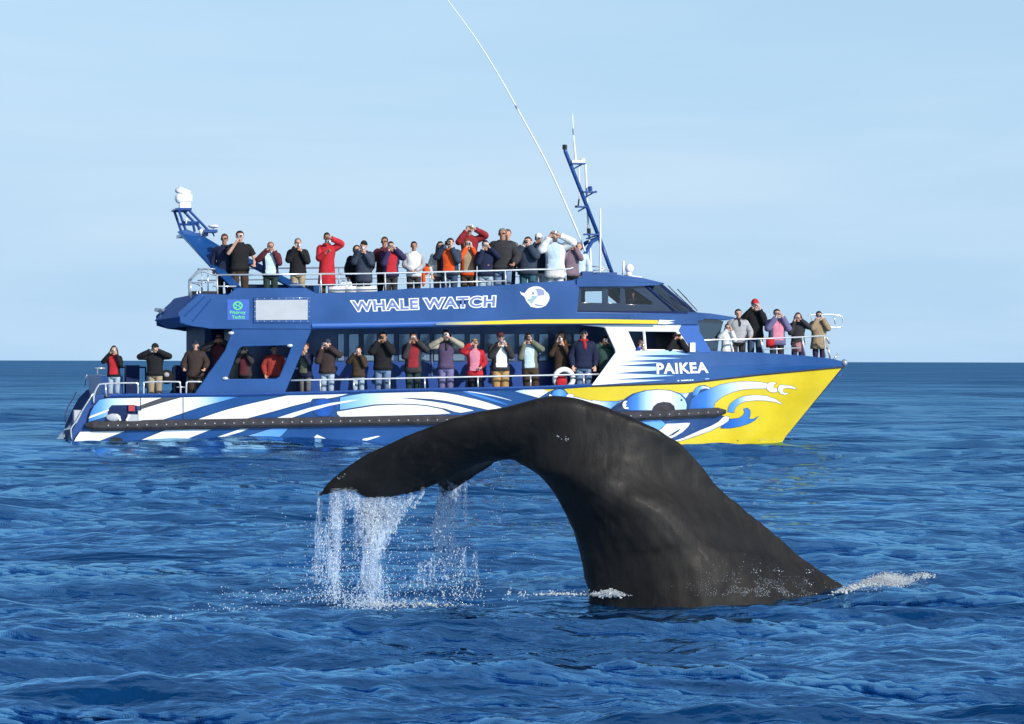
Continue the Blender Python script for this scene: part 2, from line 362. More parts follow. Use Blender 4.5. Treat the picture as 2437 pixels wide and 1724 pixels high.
# ------------------------------------------------------------------ falling water, foam and splashes
def water_mat(name, col, alpha=1.0, rough=0.12, trans=0.35):
    m = bpy.data.materials.new(name); m.use_nodes = True; nt = m.node_tree; b = nt.nodes['Principled BSDF']
    b.inputs['Base Color'].default_value = (*col, 1); b.inputs['Roughness'].default_value = rough; b.inputs['IOR'].default_value = 1.33
    b.inputs['Transmission Weight'].default_value = trans; b.inputs['Alpha'].default_value = alpha
    return m
M_DROP = water_mat('water_drops', (0.80, 0.88, 0.97), 0.68, 0.08, 0.5)
M_STRAND = water_mat('water_strands', (0.50, 0.66, 0.90), 0.36, 0.08, 0.5)
M_FOAM = pmat('sea_foam', (0.45, 0.49, 0.52), 0.75, 0.3, noise=0.25, nscale=9, bump=0.6, bscale=40)
ICO_V = []; ICO_F = []
_b = bmesh.new(); bmesh.ops.create_icosphere(_b, subdivisions=1, radius=1)
ICO_V = np.array([v.co[:] for v in _b.verts]); ICO_F = np.array([[v.index for v in f.verts] for f in _b.faces]); _b.free()
def drops_obj(name, P, Rr, mat, stretch=None):
    P = np.array(P); Rr = np.array(Rr); n = len(P)
    sc = np.repeat(Rr[:, None], 3, 1)
    if stretch is not None: sc[:, 2] *= np.array(stretch)
    V = (ICO_V[None] * sc[:, None, :] + P[:, None, :]).reshape(-1, 3)
    F = (ICO_F[None] + (np.arange(n) * len(ICO_V))[:, None, None]).reshape(-1, 3)
    me = bpy.data.meshes.new(name); me.vertices.add(len(V)); me.vertices.foreach_set('co', V.ravel())
    me.loops.add(F.size); me.loops.foreach_set('vertex_index', F.ravel().astype(np.int32))
    me.polygons.add(len(F)); me.polygons.foreach_set('loop_start', np.arange(0, F.size, 3)); me.polygons.foreach_set('loop_total', np.full(len(F), 3))
    me.polygons.foreach_set('use_smooth', np.ones(len(F), bool)); me.update(calc_edges=True)
    return link_mesh(name, me, mat)
def sheet_mat():
    m = bpy.data.materials.new('water_sheet'); m.use_nodes = True; nt = m.node_tree; nt.nodes.clear()
    o = nt.nodes.new('ShaderNodeOutputMaterial'); t = nt.nodes.new('ShaderNodeBsdfTransparent'); d = nt.nodes.new('ShaderNodeBsdfPrincipled'); mi = nt.nodes.new('ShaderNodeMixShader')
    d.inputs['Base Color'].default_value = (0.60, 0.74, 0.92, 1); d.inputs['Roughness'].default_value = 0.15; d.inputs['IOR'].default_value = 1.33
    tc_ = nt.nodes.new('ShaderNodeTexCoord'); mp_ = nt.nodes.new('ShaderNodeMapping'); mp_.inputs['Scale'].default_value = (34, 34, 5.5)
    n = nt.nodes.new('ShaderNodeTexNoise'); n.inputs['Scale'].default_value = 1.0; n.inputs['Detail'].default_value = 6; n.inputs['Roughness'].default_value = 0.65
    r = nt.nodes.new('ShaderNodeMapRange'); r.inputs[1].default_value = 0.44; r.inputs[2].default_value = 0.66; r.inputs[3].default_value = 0.0; r.inputs[4].default_value = 0.42
    nt.links.new(tc_.outputs['Object'], mp_.inputs[0]); nt.links.new(mp_.outputs[0], n.inputs['Vector']); nt.links.new(n.outputs['Fac'], r.inputs[0]); nt.links.new(r.outputs[0], mi.inputs[0])
    nt.links.new(t.outputs[0], mi.inputs[1]); nt.links.new(d.outputs[0], mi.inputs[2]); nt.links.new(mi.outputs[0], o.inputs[0]); return m
def falling_water():
    rnd = random.Random(5)
    P, Rr, St = [], [], []
    bm = bmesh.new()
    # (x at the edge, y at the edge, width, x at the sea, y at the sea, density, depth)
    streams = [(760, 1186, 4, 752, 1390, 0.45, 24.95), (797, 1172, 7, 786, 1300, 0.7, 24.75), (806, 1172, 5, 800, 1430, 0.9, 24.6), (789, 1300, 9, 792, 1425, 0.5, 24.5), (830, 1172, 12, 846, 1215, 0.3, 24.8),
               (853, 1180, 4, 846, 1330, 0.35, 24.8), (872, 1194, 9, 868, 1300, 0.8, 24.9), (890, 1198, 8, 884, 1440, 1.0, 24.5), (874, 1290, 12, 882, 1445, 0.9, 24.5),
               (912, 1196, 9, 893, 1330, 0.6, 24.9), (940, 1192, 10, 905, 1290, 0.5, 25.0), (965, 1188, 7, 925, 1270, 0.3, 25.0), (985, 1180, 4, 940, 1250, 0.2, 25.0), (1010, 1172, 3, 985, 1210, 0.1, 24.7),
               (1050, 1176, 5, 1036, 1280, 0.7, 25.8), (1070, 1172, 11, 1064, 1260, 0.5, 25.7), (1040, 1250, 10, 1048, 1350, 0.6, 25.7), (1072, 1270, 9, 1078, 1380, 0.5, 25.6), (1107, 1145, 2, 1108, 1240, 0.25, 25.5),
               (1030, 1330, 30, 1010, 1420, 0.5, 25.4), (1098, 1300, 8, 1100, 1410, 0.3, 25.4), (1130, 1310, 5, 1131, 1410, 0.25, 25.4), (885, 1370, 26, 880, 1450, 0.9, 24.5), (765, 1250, 14, 768, 1400, 0.6, 24.1)]
    bs = bmesh.new()
    def edge_depth(x): return float(np.interp(x, [757, 800, 843, 886, 935, 990, 1030, 1045, 1060, 1110], [24.99, 25.02, 25.09, 25.17, 25.20, 25.20, 25.2, 26.15, 26.12, 25.85]))
    for x0, y0, w, x1, y1, den, dep in streams + [(880, 1194, 24, 884, 1300, 2.5, 24.5), (905, 1196, 34, 886, 1330, 2.5, 24.55), (812, 1172, 18, 800, 1260, 1.5, 24.15), (1066, 1170, 22, 1062, 1300, 2.5, 25.7), (1085, 1156, 16, 1080, 1230, 1.6, 25.6), (884, 1330, 22, 884, 1445, 2.5, 24.5), (795, 1330, 12, 796, 1420, 1.5, 24.15)]:
        if y0 > 1205 and (x0, y0) not in ((884, 1330), (795, 1330)): continue
        for s in range(max(1, int(1.2 * den + .5))):
            ph = rnd.uniform(0, 6); dd = dep + rnd.uniform(-.12, .12); nr_ = 26; G = []
            for k in range(nr_ + 1):
                t = k / nr_; row = []
                for j in range(5):
                    u = j / 4 * 2 - 1; x = x0 + (x1 - x0) * t + u * w * (1.15 + .3 * math.sin(ph + 6 * t)) * (1 if y0 < 1205 else .35 + .65 * math.sin(math.pi * min(1, t * 1.3 + .02)) ** .5) * (1 - .45 * t ** 3) + 2.5 * math.sin(ph + 9 * t + u)
                    row.append(bs.verts.new(at_depth(x, y0 - 16 + (y1 - y0 + 16) * t, dd + (edge_depth(x0) - dd) * (1 - t) ** 2 * (1 if y0 < 1205 else 0) + (.05 * math.sin(ph + u * 3 + t * 8) + .03 * u) * t)))
                G.append(row)
            for k in range(nr_):
                for j in range(4): bs.faces.new((G[k][j], G[k][j + 1], G[k + 1][j + 1], G[k + 1][j]))
    osh = bm_obj('water_sheet', bs, sheet_mat(), None, True); tag(osh, 'translucent veils of water hanging below both lobes of the fluke', 'falling water', kind='stuff')
    for x0, y0, w, x1, y1, den, dep in streams:
        # sheets and strands, breaking up as they fall
        for s in range(int(26 * den)):
            f0 = rnd.uniform(-1, 1); a = rnd.uniform(0, 0.25); b_ = min(1, a + rnd.uniform(0.15, 0.75))
            dd = dep + rnd.uniform(-0.18, 0.18)
            pts, rad = [], []
            ph = rnd.uniform(0, 6); n = 10
            base = rnd.uniform(0.004, 0.013)
            for k in range(n + 1):
                t = a + (b_ - a) * k / n
                x = x0 + (x1 - x0) * t + f0 * w * (1 + 0.5 * t) + 3.5 * math.sin(ph + t * 9) + rnd.uniform(-1.2, 1.2)
                y = y0 - 4 + (y1 - y0 + 4) * t
                pts.append(at_depth(x, y, dd + (edge_depth(x0) - dd) * (1 - t) ** 2 * (1 if y0 < 1205 else 0) + 0.03 * math.sin(ph + t * 7)))
                u = k / n
                rad.append(max(0.0012, base * (1 - 0.75 * u) * (0.55 + 0.6 * rnd.random())))
            tube_bm(bm, pts, rad, 5)
        for s in range(int(400 * den)):
            t = rnd.random() ** 0.8
            x = x0 + (x1 - x0) * t + rnd.gauss(0, 0.75) * w * (0.7 + 1.2 * t); y = y0 + (y1 - y0) * t
            q = at_depth(x, y, dep + rnd.gauss(0, 0.16)); P.append(q); Rr.append(rnd.uniform(0.0025, 0.0062) * (1.4 if rnd.random() < .12 else 1)); St.append(rnd.uniform(1, 2.2))
    # loose spray around the streams
    for s in range(1700):
        if rnd.random() < 0.7: x = rnd.gauss(860, 75); dep = 24.4
        else: x = rnd.gauss(1085, 55); dep = 25.6
        y = 1190 + (1435 - 1190) * rnd.random() ** 0.6
        P.append(at_depth(x, y, dep + rnd.gauss(0, .3))); Rr.append(rnd.uniform(0.002, 0.0052)); St.append(rnd.uniform(1, 1.8))
    for x, y in ((1182, 1222), (1190, 1240), (1188, 1237), (1215, 1262), (1208, 1278), (1285, 1235), (1270, 1330), (1193, 1135), (1172, 1118), (1221, 1142), (1172, 1160), (1245, 1120), (1200, 1212), (1225, 1320), (1300, 1370)):
        for k in range(4): P.append(at_depth(x + rnd.gauss(0, 4), y + rnd.gauss(0, 4), 24.8)); Rr.append(rnd.uniform(.002, .004)); St.append(1.2)
    # little splashes where the drops land, and columns thrown up right of them
    for cx, cy, n, wx, wy in ((800, 1420, 160, 34, 9), (875, 1440, 320, 34, 12), (985, 1432, 150, 75, 8), (1090, 1412, 120, 45, 10), (680, 1418, 120, 85, 10), (560, 1450, 60, 60, 6),
                              (1212, 1412, 26, 2.5, 7), (1242, 1415, 22, 7, 5), (1370, 1412, 60, 45, 4), (400, 1470, 40, 60, 5)):
        for k in range(n):
            q = at_depth(cx + rnd.gauss(0, 1) * wx, cy + rnd.gauss(0, 1) * wy, FPX * CAMZ / (max(cy, 1400) + 3 - 861) + rnd.uniform(-.2, .2))
            P.append(q); Rr.append(rnd.uniform(0.0025, 0.0065)); St.append(rnd.uniform(0.8, 1.5))
    o = drops_obj('falling_drops', P, Rr, M_DROP, St)
    tag(o, 'spray of bright water drops falling from the trailing edge of the fluke', 'water drops', kind='stuff')
    o2 = bm_obj('falling_water', bm, M_STRAND, None, True)
    tag(o2, 'thin broken strands of sea water streaming down from the fluke', 'falling water', kind='stuff')
falling_water()
def wet_beads():
    """beads of water clinging to the skin low on the stock and along the leading edge, also supplying the wet sparkle"""
    rnd = random.Random(8); P, Rr = [], []
    inv = WHALE.matrix_world.inverted()
    def hit(x, y):
        d = ray(x, y).normalized(); ok, loc, nrm, _ = WHALE.ray_cast(CAMP, d)
        return loc if ok else None
    for k in range(1500):
        x = rnd.gauss(1810, 70); y = 1420 - abs(rnd.gauss(0, 30 if x < 1850 else 22))
        if mnoise.noise(Vector((x * .03, y * .05, 3))) < -0.05: continue
        q = hit(x, y)
        if q: P.append(q); Rr.append(rnd.uniform(.0012, .0036))
    for x, y, n, s in ((1327, 1039, 5, 2), (1345, 1044, 6, 3), (1352, 1047, 5, 3), (806, 1139, 5, 3), (813, 1134, 4, 4), (821, 1129, 2, 1), (1855, 1362, 8, 5), (1925, 1361, 9, 6), (1922, 1385, 8, 6), (1795, 1357, 10, 8)):  # bead clusters set on the skin's highlights to supply their glints
        for k in range(n):
            q = hit(x + rnd.gauss(0, s), y + rnd.gauss(0, s * .7))
            if q: P.append(q); Rr.append(rnd.uniform(.003, .0065))
    o = drops_obj('bead_sparkle', P, Rr, M_DROP)
    o.parent = WHALE; tag(o, kind='stuff')
wet_beads()
def foam(name, cx, cy, wx, wy, n, label, seed, rmin=.006, rmax=.022, tilt=0.0, h=0.05):
    """a heap of froth: many small bubbles and blobs piled on the water"""
    rnd = random.Random(seed); P, Rr, St = [], [], []
    for k in range(n):
        a, b_ = rnd.gauss(0, .5), rnd.gauss(0, .5)
        x = cx + a * wx; y = cy + b_ * wy + tilt * a * wx
        dep = FPX * CAMZ / (max(y, cy - wy * .3) + 2 - 861.5)
        q = at_depth(x, y, dep); q.z += rnd.random() * h * max(0, 1 - abs(a)); 
        P.append(q); Rr.append(rnd.uniform(rmin, rmax) * (0.6 + 0.4 * rnd.random())); St.append(rnd.uniform(.5, .9))
        if k % 9 == 0 and abs(a) < .8: q2 = q.copy(); q2.z -= h * .3; P.append(q2); Rr.append(rmax * rnd.uniform(1.1, 1.9)); St.append(.55)
    o = drops_obj(name, P, Rr, M_FOAM, St); tag(o, label, 'foam', kind='stuff')
foam('foam', 1455, 1412, 42, 7, 2400, 'white clump of foam against the inner foot of the whale tail', 1, h=.05, rmin=.002, rmax=.008)
foam('foam', 2105, 1388, 62, 12, 7500, 'broad white foam pushed up right of the whale tail', 2, .002, .0065, tilt=-.10, h=.055)
foam('foam', 2025, 1402, 45, 5, 420, 'thin line of foam at the outer foot of the whale tail', 3, .004, .012, tilt=-.22, h=.02)
foam('foam', 2195, 1372, 26, 6, 130, 'small foam crest at the right end of the disturbed water', 4, .004, .012, h=.03)
foam('foam', 1330, 1415, 70, 3, 200, 'narrow foam streak left of the whale tail foot', 5, .003, .008, h=.01)
foam('foam', 960, 1440, 160, 5, 330, 'scattered froth under the falling water', 6, .003, .009, h=.015)

foam('foam', 905, 1047, 45, 3, 260, 'small white wave crest breaking against the middle of the near hull', 7, .008, .028, h=.04)
foam('foam', 182, 1060, 30, 2, 160, 'thin white wash at the stern corner of the boat', 8, .006, .022, h=.02)
foam('foam', 560, 1058, 60, 2, 160, 'faint wash along the after part of the near hull', 9, .006, .02, h=.02)
foam('foam', 1790, 1046, 55, 2, 140, 'faint wash under the yellow bow', 10, .006, .018, h=.015)
# ------------------------------------------------------------------ the tour boat (a catamaran)
YAW = math.radians(12)
BOAT = empty('tour_boat', at_depth(1080, 1054, 70) + Vector((-math.sin(YAW), math.cos(YAW), 0)) * 3.0, YAW)
BOAT.location.z = 0
bpy.context.view_layer.update()
tag(BOAT, 'two deck blue and yellow tour catamaran with wave patterned hull beyond the whale tail', 'boat')
BI = (Matrix.Translation(BOAT.location) @ Matrix.Rotation(YAW, 4, 'Z')).inverted(); BM = BI.inverted()
def bp(px, py, yl):
    """point of the boat (its own frame: x forward, y away, z up) seen at a picture point, on the lengthwise plane y = yl"""
    d = BI.to_3x3() @ ray(px, py); c = BI @ CAMP
    t = (yl - c.y) / d.y; p = c + d * t
    return Vector((p.x, yl, p.z))
STEM_Y = -1.9
X0 = bp(1420, 940, -3.0).x; SA, SB = bp(2009, 874, STEM_Y), bp(1872, 1037, STEM_Y)
def stem_x(z): return SB.x + (SA.x - SB.x) * (z - SB.z) / (SA.z - SB.z)
def skin(x, z):
    zz = min(z, SA.z + 0.02); t = max(0.0, (x - X0) / (stem_x(zz) - X0)); t = min(t, 1.0)
    low = 0.10 * max(0, 1 - z / 1.3) * (1 - t) ** 0.5
    return -3.0 + low + 1.1 * t ** 2.4 * (1 - 0) - 0.0
def on_skin(px, py, off=0.0):
    y = -3.0
    for _ in range(12): p = bp(px, py, y); y = skin(p.x, p.z)
    p = bp(px, py, y - off); return p
def PB(name, m, bm, parent=BOAT, smooth=False, label=None, kind=None):
    o = bm_obj(name, bm, m, parent, smooth)
    if label: o['label'] = label
    if kind: o['kind'] = kind
    return o
BLUE = (0.008, 0.064, 0.235)
M_BLUE = pmat('blue_hull_paint', BLUE, 0.30, 0.5, noise=0.13, nscale=1.1, coat=0.35, bump=0.10, bscale=2.2)
M_NAVY = pmat('navy_paint', (0.008, 0.022, 0.085), 0.6, 0.12, noise=0.15, nscale=3)
M_YEL = pmat('yellow_hull_paint', (0.68, 0.515, 0.012), 0.33, 0.4, noise=0.09, nscale=1.2, coat=0.2, bump=0.08, bscale=2.2)
M_WHT = pmat('white_paint', (0.82, 0.83, 0.84), 0.35, 0.5, noise=0.04, nscale=2)
M_GREY = pmat('grey_panel_paint', (0.42, 0.44, 0.47), 0.5, noise=0.06, nscale=3)
M_RUB = pmat('black_rubber', (0.045, 0.043, 0.05), 0.7, 0.15, noise=0.25, nscale=6, bump=0.2)
M_STEEL = pmat('rail_steel', (0.72, 0.74, 0.75), 0.25, 0.6, metal=0.55, noise=0.1, nscale=5)
M_STEELD = pmat('dull_rail_steel', (0.40, 0.44, 0.50), 0.35, 0.5, metal=0.5, noise=0.1, nscale=5)
M_OUT = pmat('outline_navy', (0.010, 0.022, 0.06), 0.4, noise=0.1)
M_DECK = pmat('deck_grey', (0.18, 0.20, 0.23), 0.7, noise=0.15, nscale=4)
M_BLACK = pmat('black_plastic', (0.012, 0.012, 0.014), 0.4, noise=0.2)
M_GLASS = pmat('dark_glass', (0.012, 0.035, 0.065), 0.04, 0.9, coat=1.0)
M_PANE = pmat('cabin_window_glass', (0.22, 0.33, 0.47), 0.16, 0.8, metal=0.35, noise=0.25, nscale=0.9)
M_BRUSH = pmat('blue_tube_paint', (0.012, 0.06, 0.24), 0.35, 0.5, noise=0.1)
M_GREEN = pmat('green_sign_paint', (0.10, 0.62, 0.20), 0.5)
M_SIGN = pmat('light_blue_sign_paint', (0.035, 0.11, 0.45), 0.4)
M_LOGOG = pmat('pale_grey_blue_print', (0.26, 0.28, 0.46), 0.5)
M_LOGOT = pmat('pale_aqua_print', (0.28, 0.42, 0.46), 0.5)
def grad(name, cols, xa, xb, axis='X'):
    """paint fading from colour to colour along the boat"""
    m = bpy.data.materials.new(name); m.use_nodes = True; nt = m.node_tree; b = nt.nodes['Principled BSDF']
    t = nt.nodes.new('ShaderNodeTexCoord'); s = nt.nodes.new('ShaderNodeSeparateXYZ'); r = nt.nodes.new('ShaderNodeMapRange'); c = nt.nodes.new('ShaderNodeValToRGB')
    r.inputs[1].default_value = xa; r.inputs[2].default_value = xb
    nt.links.new(t.outputs['Object'], s.inputs[0]); nt.links.new(s.outputs[axis], r.inputs[0]); nt.links.new(r.outputs[0], c.inputs['Fac']); nt.links.new(c.outputs['Color'], b.inputs['Base Color'])
    el = c.color_ramp.elements; n = len(cols)
    el[0].color = (*cols[0], 1); el[-1].color = (*cols[-1], 1)
    for i in range(1, n - 1): q = el.new(i / (n - 1)); q.color = (*cols[i], 1)
    b.inputs['Roughness'].default_value = 0.33; b.inputs['Coat Weight'].default_value = 0.2
    return m
LB = (0.13, 0.36, 0.80); MB_ = (0.02, 0.15, 0.50); WH = (0.82, 0.83, 0.84)
def gx(px, py=980): return on_skin(px, py).x
def ggrad(name, cols, pa, pb): return grad(name, cols, gx(pa), gx(pb))

# ---- hull: two slim hulls, each closed, bridged by the deck
def lerp_poly(P, t):
    L = [0]
    for a, b in zip(P, P[1:]): L.append(L[-1] + math.dist(a, b))
    s = t * L[-1]
    for i in range(len(P) - 1):
        if s <= L[i + 1] + 1e-9:
            u = (s - L[i]) / max(L[i + 1] - L[i], 1e-9); return (P[i][0] + (P[i + 1][0] - P[i][0]) * u, P[i][1] + (P[i + 1][1] - P[i][1]) * u)
    return P[-1]
TOPL = [(262, 944), (340, 943), (530, 942), (740, 938), (930, 932), (1280, 925), (1408, 919), (1640, 911.5), (1806, 892), (2009, 873)]
def topy(px):
    for (a, b), (c, d) in zip(TOPL, TOPL[1:]):
        if px <= c: return b + (d - b) * (px - a) / (c - a)
    return TOPL[-1][1]
BOTL = [(162, 1072), (500, 1085), (1000, 1085), (1500, 1080), (1845, 1068)]
ncol, nrow = 90, 14
grid = []
for i in range(ncol + 1):
    t = i / ncol; xt = 262 + (2009 - 262) * t
    top = (xt, topy(xt)); xb_ = 162 + (1846 - 162) * t; bot = (xb_, 1072 + 13 * min(1, t * 4) - 18 * max(0, t - .5) * 1.9)
    grid.append([on_skin(bot[0] + (top[0] - bot[0]) * j / nrow, bot[1] + (top[1] - bot[1]) * j / nrow) for j in range(nrow + 1)])
# the last column runs down the stem
for j in range(nrow + 1):
    z = grid[-1][j].z; grid[-1][j] = Vector((stem_x(z), STEM_Y, z))
def add_hull(name, sgn):
    bm = bmesh.new()
    outer = [[bm.verts.new((p.x, p.y * sgn, p.z)) for p in col] for col in grid]
    inner = [[(outer[i][j] if i == ncol else bm.verts.new((p.x, (2 * STEM_Y - p.y) * sgn, p.z))) for j, p in enumerate(col)] for i, col in enumerate(grid)]
    for i in range(ncol):
        for j in range(nrow):
            bm.faces.new((outer[i][j], outer[i + 1][j], outer[i + 1][j + 1], outer[i][j + 1]))
            if i == ncol - 1: bm.faces.new((inner[i][j], inner[i][j + 1], inner[i + 1][j + 1], inner[i + 1][j]))
            else: bm.faces.new((inner[i][j], inner[i][j + 1], inner[i + 1][j + 1], inner[i + 1][j]))
    for j in range(nrow): bm.faces.new((outer[0][j], outer[0][j + 1], inner[0][j + 1], inner[0][j]))
    for i in range(ncol):
        if i == ncol - 1: bm.faces.new((outer[i][nrow], outer[i + 1][nrow], inner[i][nrow]))
        elif grid[i][nrow].x > X0 - 1e9 and i % 1 == 0: pass
    return PB(name, M_BLUE, bm, smooth=False)
hull = add_hull('hull', 1); hull.data.polygons.foreach_set('use_smooth', [abs(p.normal.y) > 0.3 for p in hull.data.polygons])
hull2 = add_hull('hull', -1); hull2['label'] = 'far hull of the catamaran'
# painted yellow forebody belongs to each hull: see the livery below
zdeck = bp(900, 967, -2.6).z
ZD, ZU, ZB = zdeck, 3.10, bp(1850, 893, -1.6).z
xs, xe = bp(262, 944, -3).x, bp(1430, 905, -2.6).x
bm = bmesh.new(); box_bm(bm, ((xs + xe) / 2, 0, ZD - 0.1), (xe - xs, 5.86, 0.2)); PB('main_deck', M_DECK, bm)
# raised fore deck following the plan of the bow
bm = bmesh.new(); v1, v2 = [], []
xf0 = bp(1640, 905, -2.8).x
for k in range(13):
    x = xf0 + (SA.x - 0.25 - xf0) * k / 12; y = -(skin(x, ZB) + 0.05)
    v1.append((x, y)); v2.append((x, -y))
ring = v2 + v1[::-1]
top = [bm.verts.new((x, y, ZB)) for x, y in ring]; bot = [bm.verts.new((x, y, ZB - 0.12)) for x, y in ring]
bm.faces.new(top); bm.faces.new(bot[::-1])
for k in range(len(ring)): bm.faces.new((top[k], top[(k + 1) % len(ring)], bot[(k + 1) % len(ring)], bot[k]))
PB('fore_deck', M_DECK, bm)

# ---- flat pieces cut from outlines, with real thickness
def poly2d(loops, depth=0.0, offset=0.0, bevel=0.0):
    cu = bpy.data.curves.new('c', 'CURVE'); cu.dimensions = '2D'; cu.fill_mode = 'BOTH' if depth or True else 'NONE'
    for L in loops:
        sp = cu.splines.new('POLY'); sp.points.add(len(L) - 1); sp.use_cyclic_u = True
        for p, q in zip(sp.points, L): p.co = (q[0], q[1], 0, 1)
    cu.extrude = depth / 2; cu.offset = offset
    if bevel: cu.bevel_depth = bevel; cu.bevel_resolution = 1
    o = bpy.data.objects.new('c', cu); COL.objects.link(o)
    dg = bpy.context.evaluated_depsgraph_get(); me = bpy.data.meshes.new_from_object(o.evaluated_get(dg))
    bpy.data.objects.remove(o); bpy.data.curves.remove(cu); return me
def plate(name, loops_px, y, th, mat, parent=BOAT, yfun=None, mirror=False, label=None, bevel=0.012, smooth_loops=False):
    """plate standing lengthwise: outline given on the plane y, thickness th inboard"""
    loops = []
    for L in loops_px:
        loops.append([(lambda p: (p.x, p.z))(bp(a[0], a[1], y if yfun is None else yfun(a[0], a[1]))) for a in L])
    me = poly2d(loops, th - 2 * bevel, 0, bevel)
    zs = None
    for v in me.vertices:
        x, z, e = v.co.x, v.co.y, v.co.z
        yy = (y if yfun is None else yfun(None, None, x, z)) + th / 2 - e
        v.co = (x, -yy if mirror else yy, z)
    if mirror: me.flip_normals()
    o = link_mesh(name, me, mat, parent)
    if label: o['label'] = label
    return o
def decal(name, loops, mat, level=1, tf=None, surf='skin', y=-3.0, parent=None, sm=0, far=False):
    """painted shape laid on the side: triangulated, cut finely and pressed onto the curved skin"""
    if tf: ox, oy, s = tf; loops = [[(ox + a / s, oy + b / s) for a, b in L] for L in loops]
    if sm: loops = [[(p.x, p.y) for p in crom([(a, b, 0) for a, b in L], sm, True)] for L in loops]
    me = poly2d(loops); bm = bmesh.new(); bm.from_mesh(me); bpy.data.meshes.remove(me)
    xs_ = [p[0] for L in loops for p in L]
    if surf == 'skin':
        ys_ = [p[1] for L in loops for p in L]
        x = math.floor(min(xs_) / 20) * 20 + 20
        while x < max(xs_):
            g = bm.verts[:] + bm.edges[:] + bm.faces[:]; bmesh.ops.bisect_plane(bm, geom=g, plane_co=(x, 0, 0), plane_no=(1, 0, 0)); x += 20
        yv = math.floor(min(ys_) / 25) * 25 + 25
        while yv < max(ys_):
            g = bm.verts[:] + bm.edges[:] + bm.faces[:]; bmesh.ops.bisect_plane(bm, geom=g, plane_co=(0, yv, 0), plane_no=(0, 1, 0)); yv += 25
    off = 0.005 + 0.004 * level
    for v in bm.verts:
        v.co = on_skin(v.co.x, v.co.y, off) if surf == 'skin' else bp(v.co.x, v.co.y, y - off)
        if far: v.co.y = -v.co.y
    for f in bm.faces:
        f.normal_update()
        if (f.normal.y > 0) != far: f.normal_flip()
    me = bpy.data.meshes.new(name); bm.to_mesh(me); bm.free()
    return link_mesh(name, me, mat, parent or hull)
def ribbon(pts, w, n=5, taper=0.0):
    P = crom([(a, b, 0) for a, b in pts], n); L, R = [], []
    for i, p in enumerate(P):
        d = (P[min(i + 1, len(P) - 1)] - P[max(i - 1, 0)]).normalized(); nn = Vector((-d.y, d.x, 0))
        t = i / (len(P) - 1); ww = w / 2 * (1 - taper * abs(2 * t - 1) ** 2)
        L.append((p + nn * ww)[:2]); R.append((p - nn * ww)[:2])
    return L + R[::-1]
Z1, Z2, Z3, Z4 = (150, 930, 6.56), (480, 920, 6.56), (800, 910, 6.56), (1130, 900, 6.56)
Z5, ZBW, Z6 = (1400, 900, 7.175), (1640, 860, 5.74), (1400, 740, 6.378)
def T(tf, L): return [(tf[0] + a / tf[2], tf[1] + b / tf[2]) for a, b in L]
def outlined(name, L, mat, level, w=1.6, tf=None, sm=0):
    if tf: L = T(tf, L)
    if sm: L = [(p.x, p.y) for p in crom([(a, b, 0) for a, b in L], sm, True)]
    # dark keyline: the same shape grown a little
    c = len(L); area = sum(L[i - 1][0] * L[i][1] - L[i][0] * L[i - 1][1] for i in range(c)); sg = 1 if area > 0 else -1
    G = []
    for i in range(c):
        a, b, d = Vector(L[i - 1]), Vector(L[i]), Vector(L[(i + 1) % c])
        e1, e2 = (b - a), (d - b)
        if e1.length < 1e-6 or e2.length < 1e-6: G.append(tuple(b)); continue
        e1.normalize(); e2.normalize()
        n1, n2 = Vector((e1.y, -e1.x)) * sg, Vector((e2.y, -e2.x)) * sg; m_ = n1 + n2
        if m_.length < 0.3: m_ = n1
        m_.normalize(); k = min(1 / max(m_.dot(n1), 0.45), 2.0)
        G.append(tuple(b + m_ * w * k))
    decal('livery_outline', [G], M_OUT, level - 0.5); return decal(name, [L], mat, level)
# -- stern and midship patterns
g_a = ggrad('blue_to_white_stern', [MB_, LB, (0.55, 0.72, 0.88), WH, WH], 205, 350)
outlined('livery_stripe', [(400, 490), (430, 350), (480, 250), (570, 145), (700, 122), (1540, 112), (1400, 160), (1180, 242), (1100, 222), (760, 228), (700, 300), (690, 400)], g_a, 1, tf=Z1)
decal('livery_stripe', [[(398, 438), (420, 400), (715, 290), (712, 318), (560, 380)]], M_WHT, 2, Z1)
decal('livery_stripe', [[(1180, 245), (1540, 115), (1790, 110), (1225, 285), (1190, 300)]], pmat('brown_grey_band', (0.055, 0.05, 0.06), .5), 1.2, Z1)
g_b = ggrad('white_to_blue', [WH, (0.62, 0.74, 0.9), LB, MB_], 430, 570)
outlined('livery_stripe', T(Z1, [(1225, 460), (1225, 292), (1500, 205), (1840, 108)]) + [(500, 944.5), (565, 945), (525, 956), (480, 968), (436, 983)] + T(Z1, [(1570, 450)]), g_b, 1)
outlined('livery_stripe', [(158, 832), (200, 740), (265, 645), (970, 632), (380, 856)], M_WHT, 1, tf=Z1)
outlined('livery_stripe', T(Z1, [(960, 884), (1300, 740), (1600, 617), (2270, 607)]) + T(Z2, [(150, 672)]) + T(Z1, [(1680, 852), (1300, 868)]), M_WHT, 1)
decal('exhaust_outlet', [[(830 + 110 * math.cos(a * .35), 792 + 66 * math.sin(a * .35)) for a in range(18)]], M_BLACK, 2, Z1)
outlined('livery_stripe', [(0, 492), (200, 425), (400, 362), (700, 285), (1000, 217), (1200, 170), (1380, 136), (1800, 130), (2290, 118), (2100, 165), (1930, 196), (1850, 185), (1730, 192), (1700, 237), (1400, 310), (1100, 395), (700, 502), (400, 515), (0, 530), (-100, 535)], M_WHT, 1, tf=Z2)
fig = [(1900 + 185 * math.cos(a * .3), 330 + 140 * math.sin(a * .3)) for a in range(21)]
outlined('livery_figure', fig, ggrad('deep_blue_round', [(0.008, 0.04, 0.2), (0.01, 0.09, 0.42), (0.01, 0.05, 0.25)], 740, 800), 2, 1.2, Z2)
